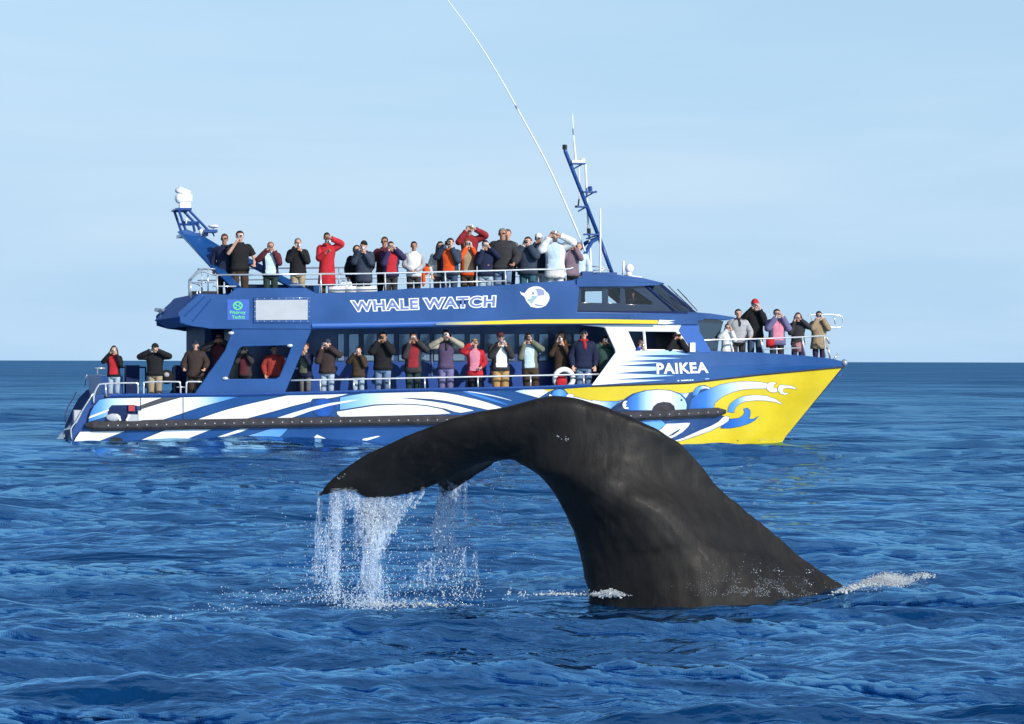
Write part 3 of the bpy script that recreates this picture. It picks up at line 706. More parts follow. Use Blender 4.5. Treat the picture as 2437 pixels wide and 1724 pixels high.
decal('livery_stripe', [[(1175, 492), (1430, 410), (1700, 330), (2000, 262), (2296, 218), (2470, 205), (2296, 244), (2000, 300), (1700, 385), (1400, 492), (1300, 508)]], M_WHT, 3, Z2)
decal('livery_stripe', [[(35, 880), (300, 770), (620, 662), (740, 660), (600, 715), (300, 800)]], M_WHT, 1, Z2)
outlined('livery_stripe', [(350, 912), (700, 780), (1100, 657), (1350, 655), (1250, 765), (1050, 870), (850, 905)], ggrad('pale_to_mid_blue', [(0.6, 0.75, 0.88), LB, (0.08, 0.27, 0.7)], 540, 690), 1, 1.2, Z2)
outlined('livery_stripe', [(1650, 888), (1800, 752), (1945, 817), (1800, 875)], M_WHT, 1, 1.0, Z2)
decal('livery_stripe', [[(410, 905), (415, 885), (650, 838), (690, 845), (480, 912)]], M_WHT, 1, Z3)
g_c = ggrad('light_blue_to_white', [LB, (0.30, 0.55, 0.88), (0.66, 0.78, 0.9), WH, WH, WH], 805, 1060)
C1 = T(Z3, [(60, 432), (62, 238), (240, 205), (420, 177), (850, 166), (1200, 158), (1500, 151), (1700, 168), (1900, 202), (2100, 250)]) + T(Z4, [(0, 328), (200, 385), (422, 462), (330, 480), (200, 496)]) + \
    T(Z3, [(2165, 384), (1900, 330), (1700, 290), (1500, 264), (1200, 248), (950, 244), (1200, 266), (1500, 302), (1700, 332), (1900, 375), (2152, 442), (1950, 478), (1850, 462), (1700, 412), (1400, 356), (1200, 340), (1000, 335), (600, 347), (250, 402)])
outlined('livery_leaf', C1, g_c, 1, 1.4)
outlined('livery_leaf', [(10, 462), (200, 432), (600, 368), (1000, 350), (1200, 355), (1400, 372), (1650, 422), (1790, 487), (1600, 502), (900, 520), (200, 537), (60, 537), (20, 500)], M_WHT, 1, 1.2, Z3)
decal('livery_stripe', [ribbon(T(Z3, [(2030, 145)]) + T(Z4, [(0, 226), (300, 282), (575, 352)]), 2.3, 5, .8)], M_WHT, 1)
# -- light mid-blue wash between the leaves
decal('livery_stripe', [ribbon(T(Z4, [(-240, 185), (0, 262), (300, 350), (520, 420)]), 6, 5, .9)], ggrad('mid_blue_wash', [(0.05, 0.22, 0.6), (0.03, 0.16, 0.5)], 1090, 1220), 1)
# -- forebody: yellow field and curling figures
outlined('livery_leaf', [(620, 207), (760, 181), (1065, 179), (1150, 215), (1000, 310)], ggrad('pale_blue_to_white_b', [LB, (0.6, 0.74, 0.9), WH, WH], 1220, 1300), 2, 1.4, Z4)
decal('livery_field', [[(1068, 179), (1235, 178), (1150, 217)]], M_YEL, 2, Z4)
yel = T(Z4, [(1395, 173)]) + [(1408, 921.5), (1500, 918.5), (1640, 914.2), (1806, 895), (1950, 881), (2004, 875.5)]
def stem_px(f): return (2004 + (1869 - 2004) * f, 875.5 + (1040 - 875.5) * f)
yel += [stem_px(f) for f in (.2, .4, .6, .8, 1.0)] + [(1860, 1056), (1845, 1062), (1700, 1075), (1600, 1078), (1560, 1050)] + T(Z5, [(1100, 930), (700, 700), (350, 545), (0, 372)]) + T(Z4, [(1850, 362), (1700, 325), (1540, 284), (1450, 236)])
decal('livery_field', [yel], M_YEL, 1)
decal('livery_field', [yel], M_YEL, 1, far=True, parent=hull2)
outlined('livery_stripe', T(Z4, [(1395, 350), (1450, 255), (1540, 262), (1540, 290), (1700, 330), (1850, 366)]) + T(Z5, [(60, 378), (250, 402), (500, 402), (600, 372), (500, 430), (350, 548), (200, 520), (0, 465)]) + T(Z4, [(1600, 372)]), ggrad('white_to_blue_arm', [WH, WH, (0.62, 0.76, 0.9), LB, MB_], 1380, 1480), 1.6, 1.2)
outlined('livery_figure', [(1320 + 118 * math.cos(a * .33), 265 + 88 * math.sin(a * .33)) for a in range(19)], ggrad('ball_blue', [MB_, LB, MB_], 1312, 1352), 2.4, 1.2, Z4)
outlined('livery_figure', [(1010, 350), (1050, 328), (1095, 330), (1110, 292), (1150, 302), (1165, 250), (1200, 265), (1208, 350), (1070, 370)], M_WHT, 2.2, 0.8, Z4)
outlined('livery_figure', [(1400, 348), (1440, 270), (1460, 240), (1500, 252), (1545, 262), (1540, 292), (1500, 350)], M_WHT, 2.6, .8, Z4)
E0 = T(Z5, [(560, 402), (650, 332), (750, 270), (950, 213), (1170, 192), (1400, 207), (1560, 258), (1700, 255), (1785, 238), (1830, 170), (1900, 128), (2000, 122), (2100, 166)]) + T(ZBW, [(300, 372), (400, 400), (340, 560), (330, 690), (440, 738), (500, 760), (440, 850), (330, 890), (150, 980), (0, 1040)]) + T(Z5, [(1700, 1030), (1450, 1088), (1100, 930), (700, 700), (350, 545)])
decal('livery_figure', [E0], ggrad('navy_figure', [(0.006, 0.02, 0.07), (0.01, 0.05, 0.2), (0.008, 0.035, 0.15)], 1470, 1700), 1.8)
decal('livery_figure', [[(1560, 262), (1720, 262), (1665, 345), (1610, 300)]], grad('wedge_white', [LB, WH], gx(1620), gx(1635)), 2.6, Z5)
outlined('livery_figure', [(690, 552), (655, 470), (660, 400), (690, 345), (800, 272), (1000, 220), (1200, 203), (1400, 220), (1560, 280), (1650, 370), (1682, 460), (1670, 550), (1484, 550), (1470, 480), (1400, 420), (1290, 404), (1180, 428), (1110, 488), (1085, 550)],
         ggrad('eye_blue_white', [(0.015, 0.10, 0.45), (0.04, 0.22, 0.65), (0.45, 0.65, 0.88), WH, WH, (0.5, 0.72, 0.9), (0.4, 0.62, 0.85)], 1492, 1634), 2.6, 1.2, Z5)
decal('livery_figure', [[(1482, 550), (1468, 482), (1400, 424), (1290, 408), (1180, 432), (1112, 492), (1088, 550)]], M_RUB, 2.4, Z5)
decal('livery_figure', [[(645, 384), (600, 410), (584, 450), (592, 495), (625, 528), (682, 532), (688, 500), (650, 500), (640, 480), (664, 462), (640, 447), (650, 420), (668, 405)]], M_WHT, 3.2, Z5)
decal('livery_figure', [[(1790, 295), (1790, 245), (1812, 195), (1860, 156), (1950, 136), (2050, 152), (2085, 186), (1990, 174), (1915, 196), (1885, 250), (1850, 300)]], grad('crescent', [MB_, LB, WH, WH], gx(1650), gx(1690)), 3.2, Z5)
arm = [(0, 660), (8, 600), (30, 520), (120, 450), (200, 410), (300, 370), (440, 320), (600, 290), (800, 278), (930, 283), (1062, 300), (1062, 372), (850, 375), (720, 388), (600, 420), (500, 460), (420, 508), (350, 575), (330, 660)]
outlined('livery_figure', arm, ggrad('arm_blue_white', [(0.01, 0.08, 0.38), (0.02, 0.16, 0.55), (0.28, 0.48, 0.85), (0.66, 0.72, 0.9), WH, WH], 1640, 1825), 3, 1.0, ZBW)
knot = [(1060, 352), (1070, 312), (1110, 290), (1160, 288), (1195, 302), (1165, 315), (1150, 340), (1160, 365), (1205, 380), (1205, 415), (1160, 428), (1100, 415), (1070, 390)]
claw = [(1215, 400), (1220, 350), (1250, 322), (1300, 332), (1370, 334), (1430, 350), (1470, 382), (1400, 372), (1330, 362), (1290, 378), (1276, 405), (1300, 432), (1365, 438), (1310, 460), (1250, 445)]
for L in (knot, claw): outlined('livery_figure', L, M_WHT, 3.6, .8, ZBW)
outlined('livery_figure', [(528, 692), (536, 640), (560, 590), (620, 538), (690, 500), (780, 474), (900, 464), (1050, 474), (1180, 518), (1285, 592), (1180, 558), (1050, 538), (900, 534), (760, 550), (680, 585), (630, 632), (608, 702)],
         ggrad('arc_blue_white', [(0.05, 0.22, 0.7), LB, (0.62, 0.68, 0.9), WH, WH, WH], 1732, 1830), 3, .9, ZBW)
outlined('livery_figure', [(500, 795), (600, 788), (680, 780), (735, 745), (762, 700), (745, 652), (800, 640), (835, 680), (832, 745), (815, 792), (880, 792), (962, 748), (900, 805), (820, 850), (700, 890), (560, 915), (430, 915), (470, 850)],
         ggrad('curl_blue', [(0.01, 0.07, 0.36), (0.02, 0.13, 0.5), (0.05, 0.2, 0.6), MB_], 1715, 1800), 2.8, .9, ZBW)
outlined('livery_stripe', [(0, 1012), (150, 945), (300, 885), (400, 830), (460, 770), (500, 752), (548, 765), (535, 815), (470, 862), (380, 905), (250, 955), (120, 1010), (0, 1045), (-60, 1062), (-60, 1040)], M_WHT, 4.2, .8, ZBW)
decal('livery_figure', [[(820, 748), (1000, 722), (1240, 716), (1320, 790), (1150, 935), (870, 795)]], ggrad('belly_blue', [MB_, LB, (0.1, 0.35, 0.75)], 1510, 1590), 2.6, Z5)
outlined('livery_figure', [(1130, 940), (1250, 870), (1335, 782), (1500, 778), (1690, 765), (1742, 772), (1700, 835), (1600, 930), (1480, 1000), (1360, 1052), (1258, 1005), (1300, 945), (1190, 968)], M_WHT, 3.4, .8, Z5)
decal('livery_figure', [[(1355, 1002), (1440, 940), (1585, 855), (1540, 915), (1450, 975)]], M_OUT, 4.4, Z5)
outlined('livery_stripe', [(1420, 1088), (1560, 1045), (1700, 1000), (1950, 905), (2296, 740), (2296, 800), (2100, 900), (1900, 970), (1700, 1040), (1560, 1075)], M_WHT, 3.4, .8, Z5)
# -- black fender along the side with its bolts
RUBP = [(203, 1013), (260, 1014), (500, 1009), (830, 1003), (1130, 999), (1500, 991), (1640, 985), (1727, 980)]
bm = bmesh.new(); rp = []
for i in range(80):
    q = lerp_poly(RUBP, i / 79); p = on_skin(q[0], q[1]); rp.append((q, p))
rings = []
for i, (q, p) in enumerate(rp):
    w = 1.0 if 0 < i < 79 else 0.4
    pr = [(0.03, 0.115 * w), (-0.10 * w, 0.10 * w), (-0.15 * w, 0.05 * w), (-0.15 * w, -0.04 * w), (-0.10 * w, -0.10 * w), (0.03, -0.115 * w)]
    rings.append([bm.verts.new((p.x, p.y + a, p.z + b)) for a, b in pr])
for i in range(79):
    for k in range(5): bm.faces.new((rings[i][k], rings[i + 1][k], rings[i + 1][k + 1], rings[i][k + 1]))
bm.faces.new(rings[0]); bm.faces.new(rings[-1][::-1])
fender = PB('fender', M_RUB, bm, hull)
bm = bmesh.new()
for i in range(64):
    q = lerp_poly(RUBP, 0.035 + 0.95 * i / 63); p = on_skin(q[0], q[1]); ell_bm(bm, (p.x, p.y - 0.15, p.z + 0.01), (0.018, 0.014, 0.018), 6, 4)
PB('bolt', M_STEEL, bm, hull, kind='stuff')
# lower dark moulding between blue bulwark and yellow hull
bm = bmesh.new(); tube_bm(bm, [on_skin(*lerp_poly([(1408, 919.5), (1640, 912), (1806, 892.5), (2009, 874)], i / 30), 0.02) for i in range(31)], 0.02, 6); PB('moulding', M_RUB, bm)
bm = bmesh.new(); tube_bm(bm, [on_skin(x, topy(x) - 2, 0.0) for x in np.linspace(262, 1408, 40)], 0.045, 6); PB('gunwale', M_BRUSH, bm)
# seams of the hull gates
for x0, y0, y1 in ((335, 945, 1003), (436, 945, 1000)):
    decal('seam', [[(x0 - .7, y0), (x0 + .7, y0), (x0 + 1, y1), (x0 - .4, y1)]], M_OUT, 5)
# side locker: its shaded recess painted as a flat dark patch, gear set proud
decal('painted_recess', [[(712, 465), (706, 340), (730, 262), (770, 236), (1120, 232), (1158, 262), (1168, 300), (1172, 465)]], M_NAVY, 4, Z1)
bm = bmesh.new()
for a, b in (((830, 372), (895, 468)), ((1040, 372), (990, 468))): cyl_bm(bm, on_skin(Z1[0] + a[0] / 6.56, Z1[1] + a[1] / 6.56, .07), on_skin(Z1[0] + b[0] / 6.56, Z1[1] + b[1] / 6.56, .07), .028, 8)
a = on_skin(332, 978, .06); b = on_skin(332, 1001, .06); cyl_bm(bm, a, b, .045, 8)
PB('strut', M_WHT, bm, hull)
bm = bmesh.new(); p = on_skin(313, 972, .05); box_bm(bm, p, (.14, .07, .13)); PB('float', pmat('red_float', (0.42, 0.03, 0.03), .5), bm, hull)
bm = bmesh.new(); p = on_skin(270, 994, .05); ell_bm(bm, p, (.17, .05, .09)); p = on_skin(318, 995, .05); box_bm(bm, p, (.28, .06, .16)); PB('bag', M_GREY, bm, hull)

# ---- blue bulwark round the bow
def skin_patch(name, bot, topl, mat, nc, nr, y_out=0.015, th=0.06, sgn=1):
    bm = bmesh.new(); G = []
    for i in range(nc + 1):
        t = i / nc; a, b = lerp_poly(bot, t), lerp_poly(topl, t)
        G.append([on_skin(a[0] + (b[0] - a[0]) * j / nr, a[1] + (b[1] - a[1]) * j / nr, y_out) for j in range(nr + 1)])
    O = [[bm.verts.new((p.x, p.y * sgn, p.z)) for p in c] for c in G]; I = [[bm.verts.new((p.x - (0.03 if i == nc else 0), (p.y + th) * sgn, p.z)) for p in c] for i, c in enumerate(G)]
    for i in range(nc):
        for j in range(nr):
            bm.faces.new((O[i][j], O[i + 1][j], O[i + 1][j + 1], O[i][j + 1])); bm.faces.new((I[i][j], I[i][j + 1], I[i + 1][j + 1], I[i + 1][j]))
        bm.faces.new((O[i][nr], O[i + 1][nr], I[i + 1][nr], I[i][nr])); bm.faces.new((O[i + 1][0], O[i][0], I[i][0], I[i + 1][0]))
    for j in range(nr):
        bm.faces.new((O[0][j], O[0][j + 1], I[0][j + 1], I[0][j])); bm.faces.new((O[nc][j + 1], O[nc][j], I[nc][j], I[nc][j + 1]))
    return PB(name, mat, bm, smooth=False)
BWB = [(1408, 919), (1640, 911.5), (1806, 892), (2008, 873)]; BWT = [(1465, 838), (1682, 835), (1815, 840), (1917, 847), (1980, 854), (2011, 862)]
bulwark = skin_patch('bulwark', BWB, BWT, M_BLUE, 40, 6)
b2 = skin_patch('bulwark', BWB, BWT, M_BLUE, 40, 6, sgn=-1); b2['label'] = 'far bulwark'
# cross beam closing the bow between the hulls
bm = bmesh.new(); box_bm(bm, (SA.x - 0.22, 0, SA.z - 0.05), (0.35, 3.7, 0.34)); PB('bow_beam', M_BLUE, bm)
bm = bmesh.new(); p = on_skin(2012, 864); ell_bm(bm, (p.x - .03, STEM_Y, p.z), (.08, .1, .09)); PB('bow_cap', M_STEELD, bm, smooth=True)
# streaked paint on the bulwark
streak = [(52, 1132), (430, 615), (900, 605), (1250, 600), (1450, 650), (1560, 662), (1000, 672), (650, 688), (1000, 702), (1420, 720), (900, 748), (500, 765), (850, 775), (1120, 785), (800, 812), (430, 835), (1030, 850), (1035, 905), (700, 925), (380, 950), (900, 962), (1320, 985), (800, 1018), (330, 1045), (800, 1046), (1180, 1050), (700, 1085)]
g_s = ggrad('streak_white_blue', [WH, WH, (0.62, 0.78, 0.9), (0.42, 0.66, 0.9), (0.3, 0.55, 0.85)], 1430, 1620)
decal('livery_streak', [streak], g_s, 3, Z6, parent=bulwark)
for k in range(5): pass
decal('small_lettering', [[(x, 1072 - (x - 1350) * .05), (x + 26, 1070 - (x - 1350) * .05), (x + 26, 1052 - (x - 1350) * .05), (x, 1054 - (x - 1350) * .05)] for x in (1355, 1410, 1440, 1468, 1498, 1535, 1570)] + [[(1775, 1040), (1835, 1036), (1835, 1028), (1775, 1032)]], M_WHT, 3, Z6, parent=bulwark)

# ---- lettering
def text_loops(txt, off, shear=0.0):
    cu = bpy.data.curves.new('t', 'FONT'); cu.body = txt; cu.size = 1.0; cu.offset = off; cu.shear = shear; cu.space_character = 1.08
    cu.fill_mode = 'FRONT'; cu.resolution_u = 4
    o = bpy.data.objects.new('t', cu); COL.objects.link(o)
    dg = bpy.context.evaluated_depsgraph_get(); me = bpy.data.meshes.new_from_object(o.evaluated_get(dg))
    bpy.data.objects.remove(o); bpy.data.curves.remove(cu); return me
def lettering(name, txt, off, quad, mat, level, surf, y=-3.0, parent=BOAT, ref=None, sp=0):
    """letters pressed onto the side inside the quadrilateral (tl, tr, br, bl) of picture points"""
    me = text_loops(txt, off); co = [v.co.copy() for v in me.vertices]
    base = ref or (min(c.x for c in co), max(c.x for c in co), min(c.y for c in co), max(c.y for c in co))
    tl, tr, br, bl = quad
    for v in me.vertices:
        u = (v.co.x - base[0]) / (base[1] - base[0]); w = (v.co.y - base[2]) / (base[3] - base[2])
        px = (bl[0] + (br[0] - bl[0]) * u) * (1 - w) + (tl[0] + (tr[0] - tl[0]) * u) * w
        py = (bl[1] + (br[1] - bl[1]) * u) * (1 - w) + (tl[1] + (tr[1] - tl[1]) * u) * w
        o_ = 0.005 + 0.004 * level
        v.co = on_skin(px, py, o_ + .015) if surf == 'skin' else bp(px, py, y - o_)
    me.update(); o = link_mesh(name, me, mat, parent); return o, base
lettering('lettering', 'PAIKEA', 0.035, ((1562, 865), (1683, 862), (1687, 888), (1563, 891)), M_WHT, 3.5, 'skin', parent=bulwark)
YB = -2.95
q = ((832, 715), (1182, 702.5), (1180, 732), (836, 744))
# ---- upper deck side band
band = [(458, 776), (430, 768), (428, 744), (476, 700), (543, 703), (565, 687), (728, 687), (750, 700), (898, 695), (972, 688.5), (1065, 686), (1213, 679), (1260, 674), (1362, 669), (1378, 686), (1372, 744), (1620, 748), (1660, 752), (1662, 772), (1565, 771), (1280, 774), (1065, 777), (880, 781), (739, 783), (500, 782), (485, 779)]
sideband = plate('upper_side', [band], YB, 0.12, M_BLUE); plate('upper_side', [band], YB, 0.12, M_BLUE, mirror=True, label='far side of the upper deck')
_, rb = lettering('lettering_outline', 'WHALE WATCH', 0.088, q, M_WHT, 1, 'plane', YB, sideband)
lettering('lettering', 'WHALE WATCH', 0.020, q, pmat('grey_blue_letter_paint', (0.12, 0.17, 0.42), .4), 2, 'plane', YB, sideband, ref=rb)
# roof slab of the lower deck = floor of the upper deck
x1, x2 = bp(440, 760, YB).x, bp(1640, 760, YB).x
bm = bmesh.new(); box_bm(bm, ((x1 + x2) / 2, 0, ZU - 0.09), (x2 - x1, 5.64, 0.18)); PB('upper_deck', M_NAVY, bm)
# rounded lip under the band
bm = bmesh.new(); tube_bm(bm, [bp(x, y, YB) + Vector((0, .02, 0)) for x, y in ((742, 776), (900, 774), (1065, 770.5), (1280, 767))], 0.07, 10); PB('lip', pmat('lighter_blue_lip', (0.03, 0.12, 0.42), .3, coat=.3), bm)
decal('stripe', [[(1037, 768.5), (1160, 764.5), (1280, 760.5), (1430, 760), (1565, 762.5), (1566, 771), (1430, 770), (1280, 770.5), (1160, 772.5), (1037, 774)]], grad('stripe_yellow', [(0.10, 0.2, 0.35), (0.55, 0.5, 0.2), (0.82, 0.60, 0.01), (0.82, 0.60, 0.01), (0.82, 0.60, 0.01)], bp(1030, 770, YB).x, bp(1300, 770, YB).x), 1, surf='plane', y=YB - .075, parent=sideband)
decal('stripe_end', [[(1568, 761.5), (1590, 762.5), (1608, 763), (1590, 766), (1606, 769), (1585, 772), (1566, 771)]], M_WHT, 1.5, surf='plane', y=YB, parent=sideband)
# white badge with two swimming shapes
Z7 = (1220, 670, 20.3)
badge = [(370, 465), (410, 540), (520, 560), (590, 570), (620, 520), (700, 410), (820, 315), (980, 255), (1180, 240), (1360, 280), (1520, 380), (1600, 480), (1700, 560), (1760, 660), (1785, 790), (1760, 920), (1700, 1020), (1600, 1170), (1400, 1260), (1200, 1290), (1000, 1250), (880, 1230), (800, 1120), (700, 1010), (640, 920), (600, 790), (540, 720), (420, 640), (365, 540)]
decal('badge', [badge], M_WHT, 1, Z7, surf='plane', y=YB, parent=sideband)
decal('badge_print', [[(1060, 370), (1220, 340), (1400, 370), (1520, 450), (1545, 540), (1530, 650), (1380, 685), (1250, 700), (1190, 690), (1195, 560), (1150, 450)]], M_LOGOG, 2, Z7, surf='plane', y=YB, parent=sideband)
decal('badge_print', [[(720, 830), (890, 850), (920, 700), (1060, 690), (1200, 700), (1180, 790), (1100, 850), (1000, 1000), (900, 1100), (820, 1000), (730, 930)]], M_LOGOT, 2, Z7, surf='plane', y=YB, parent=sideband)
decal('badge_print', [[(1060, 1060), (1200, 1110), (1400, 1150), (1540, 1130), (1440, 1200), (1230, 1210), (1080, 1150)]], M_LOGOG, 2, Z7, surf='plane', y=YB, parent=sideband)
decal('badge_print', [[(930, 500), (1010, 490), (1060, 560), (1040, 640), (960, 660), (930, 590)]], M_LOGOG, 2.2, Z7, surf='plane', y=YB, parent=sideband)
# boatbuilder's sign
sign = decal('builder_sign', [[(541, 713), (593, 713), (593, 762), (541, 762)]], M_SIGN, 1, surf='plane', y=YB, parent=sideband)
cx, cy = 566, 728
decal('emblem', [[(cx + 11.5 * math.cos(a * .35), cy + 10.5 * math.sin(a * .35)) for a in range(18)], [(cx + 8.2 * math.cos(a * .35), cy + 7.4 * math.sin(a * .35)) for a in range(18)]], M_GREEN, 2, surf='plane', y=YB, parent=sideband)
decal('emblem', [ribbon([(560, 723), (563, 727), (569, 729), (573, 733)], 2.6), ribbon([(572, 722), (569, 726)], 2.2), ribbon([(563, 730), (560, 734)], 2.2)], M_GREEN, 2.3, surf='plane', y=YB, parent=sideband)
lettering('sign_lettering', 'Fitzroy', 0.03, ((547.5, 740), (585, 740), (585, 749.5), (547.5, 749.5)), M_GREEN, 2, 'plane', YB, sideband)
lettering('sign_lettering', 'Yachts', 0.03, ((551.5, 750.5), (582.5, 750.5), (582.5, 759), (551.5, 759)), M_GREEN, 2, 'plane', YB, sideband)
# grey screen with a bolted frame
plate('screen_frame', [[(604, 709), (738, 709), (738, 768), (604, 768)]], YB - 0.03, 0.03, M_BLUE, sideband, bevel=.008)
plate('screen', [[(609, 715), (732, 714.5), (732, 761), (609, 762)]], YB - 0.045, 0.016, M_GREY, sideband, bevel=.005)
bm = bmesh.new()
pts = [(612 + 17.2 * k, 711) for k in range(8)] + [(612 + 17.2 * k, 765) for k in range(8)] + [(606.5, 718 + 12 * k) for k in range(4)] + [(735.5, 718 + 12 * k) for k in range(4)]
for x, y in pts: ell_bm(bm, bp(x, y, YB - .035), (.014, .012, .014), 6, 4)
PB('bolt', M_STEEL, bm, sideband, kind='stuff')
# rounded stern end of the upper deck, running across
bm = bmesh.new(); prof = []
for k in range(13):
    a = math.pi / 2 * k / 12; prof.append((math.sin(a), math.cos(a)))
A = [bp(428, 744, YB), bp(476, 700, YB), bp(430, 768, YB), bp(458, 776, YB)]
tipx = A[0].x - 0.12
ringt, ringm, ringb = [], [], []
for i in range(-12, 13):
    k = 12 - abs(i); s, c = prof[k] if False else (math.sin(math.pi / 2 * k / 12), math.cos(math.pi / 2 * k / 12))
    y = 2.83 * c ** 0.6 * (1 if i > 0 else -1) if i else 0.0
    bul = (tipx - A[0].x) * s ** 0.7
    ringt.append(bm.verts.new((A[1].x + bul * .8, y, A[1].z))); ringm.append(bm.verts.new((A[0].x + bul, y, (A[0].z + A[2].z) / 2))); ringb.append(bm.verts.new((A[3].x + bul * .3, y, A[3].z)))
for i in range(24):
    bm.faces.new((ringt[i], ringt[i + 1], ringm[i + 1], ringm[i])); bm.faces.new((ringm[i], ringm[i + 1], ringb[i + 1], ringb[i]))
bm.faces.new(ringb); bm.faces.new(ringt[::-1])
PB('stern_overhang', pmat('blue_matt_paint', (0.02, 0.10, 0.36), 0.6, 0.2, noise=.1, nscale=2), bm)
for x, y, yy, m_, r_ in ((392, 757, 1.3, M_WHT, .06), (378, 738, 2.3, M_STEELD, .05), (388, 741, 1.6, M_STEELD, .06)):
    bm = bmesh.new(); p = bp(x, y, yy); cyl_bm(bm, p + Vector((-.08, -.08, 0)), p + Vector((.04, .06, 0)), r_, 10); PB('deck_light', m_, bm)
# seams on the raised stern
for a, b in (((488, 706), (440, 752)), ((503, 712), (458, 766))):
    bm = bmesh.new(); tube_bm(bm, [bp(*a, YB - .005), bp(*b, YB - .005)], 0.018, 6); PB('rib', M_BRUSH, bm)

# ---- main cabin wall behind the side deck
x1, x2 = bp(575, 850, -1.8).x, bp(1560, 850, -1.8).x; ztop = ZU - 0.19
bm = bmesh.new(); box_bm(bm, ((x1 + x2) / 2, 0, (ZD + ztop) / 2), (x2 - x1, 3.6, ztop - ZD)); cabin = PB('cabin', pmat('cabin_wall_blue', (0.014, 0.05, 0.17), .4, noise=.1, nscale=2), bm)
bm = bmesh.new(); p1, p2 = bp(740, 880, -1.8), bp(1440, 880, -1.8); box_bm(bm, ((p1.x + p2.x) / 2, -1.82, bp(900, 900, -1.8).z), (p2.x - p1.x, .03, .75)); PB('wainscot', pmat('bright_blue_panel', (0.010, 0.06, 0.30), .35), bm, cabin)
for a, b in ((805, 818), (831, 853), (866, 896), (904, 937), (950, 993), (1000, 1022), (1033, 1068), (1074, 1105), (1118, 1142), (1153, 1188), (1194, 1224), (1235, 1270), (1284, 1304), (1321, 1358), (1366, 1380)):
    plate('window_pane', [[(a, 796), (b, 795.6), (b, 858), (a, 858.4)]], -1.835, 0.03, M_PANE, cabin, bevel=.006)
# white glazing bars seen between some panes
for x in (1028, 1060):
    bm = bmesh.new(); cyl_bm(bm, bp(x, 810, -1.86), bp(x, 895, -1.86), .012, 6); PB('glazing_bar', M_STEELD, bm, cabin)
# stern bulkhead and pillar under the overhang
bm = bmesh.new(); p = bp(493, 850, -1.9); box_bm(bm, (p.x, 0, (ZD + ZU) / 2 - .05), (.16, 4.2, ZU - ZD - .2)); PB('bulkhead', M_NAVY, bm)
# ---- big raked side panel with its cut-out
hole = [(575, 824), (690, 821), (694, 828), (690, 840), (666, 898), (658, 903), (546, 904), (541, 898), (566, 832)]
panel = [(553, 784), (739, 784), (738, 790), (676, 937), (676, 941), (462, 942), (470, 930), (500, 887), (537, 835), (550, 797)]
sp_ = plate('side_panel', [panel, hole], -2.93, 0.10, M_BLUE, bevel=.015)
plate('side_panel', [panel, hole], -2.93, 0.10, M_BLUE, mirror=True, label='far raked side panel')
for x, y in ((550, 793), (690, 823), (536, 901)):
    bm = bmesh.new(); ell_bm(bm, bp(x, y, -2.95), (.07, .03, .04)); PB('corner_plate', M_STEEL, bm, sp_)
# ---- white forward arch and its window
win = [(1493, 787), (1609, 789), (1640, 834), (1513, 833)]
arch = [(1356, 770), (1622, 773), (1614, 787), (1648, 838), (1466, 840), (1465, 832), (1441, 779), (1425, 776.5)]
pa = plate('forward_arch', [arch, win], -2.90, 0.10, M_WHT, bevel=.015, label='white glossy arch framing the forward side window')
blu = [(1622, 773), (1662, 771), (1664, 790), (1690, 834), (1690, 839), (1650, 838), (1615, 787)]
plate('forward_side', [blu], -2.90, 0.10, pmat('mid_blue_paint', (0.035, 0.12, 0.42), .25, coat=.6), bevel=.015)
plate('forward_arch', [arch, win], -2.90, 0.10, M_WHT, mirror=True, bevel=.015, label='far forward arch'); plate('forward_side', [blu], -2.90, 0.10, M_BLUE, mirror=True, bevel=.015)
bm = bmesh.new(); cyl_bm(bm, bp(1532, 787, -2.85), bp(1536, 834, -2.85), .035, 6); PB('window_pillar', M_WHT, bm, pa)
bm = bmesh.new(); p = bp(1652, 834, -2.95); box_bm(bm, bp(1648, 827, -2.93), (.13, .05, .22)); PB('deck_lamp', M_WHT, bm)
# wash of grey-blue reflections: dents hammered into the arch are left to the gloss
# ---- forward cabin: roof lip and raked dark front
fr = [(1600, 754), (1662, 752), (1722, 765), (1712, 800), (1706, 850), (1600, 850)]
def extrude_prof(name, prof_px, y0, y1, mat, yref=-2.3, bevel=0.0, parent=BOAT, label=None):
    P = [bp(a, b, yref) for a, b in prof_px]; bm = bmesh.new()
    A_ = [bm.verts.new((p.x, y0, p.z)) for p in P]; B_ = [bm.verts.new((p.x, y1, p.z)) for p in P]; n = len(P)
    bm.faces.new(A_); bm.faces.new(B_[::-1])
    for i in range(n): bm.faces.new((A_[i], B_[i], B_[(i + 1) % n], A_[(i + 1) % n]))
    if bevel: bmesh.ops.bevel(bm, geom=bm.edges[:] , offset=bevel, segments=2, affect='EDGES', profile=.5)
    return PB(name, mat, bm, parent, label=label)
extrude_prof('forward_cabin', fr, -2.3, 2.3, M_GLASS, label='dark raked front glass of the forward cabin')
extrude_prof('forward_roof', [(1570, 744), (1655, 744), (1690, 747), (1745, 755), (1744, 759), (1728, 763), (1655, 758), (1570, 762)], -2.45, 2.45, M_BLUE, bevel=.02)
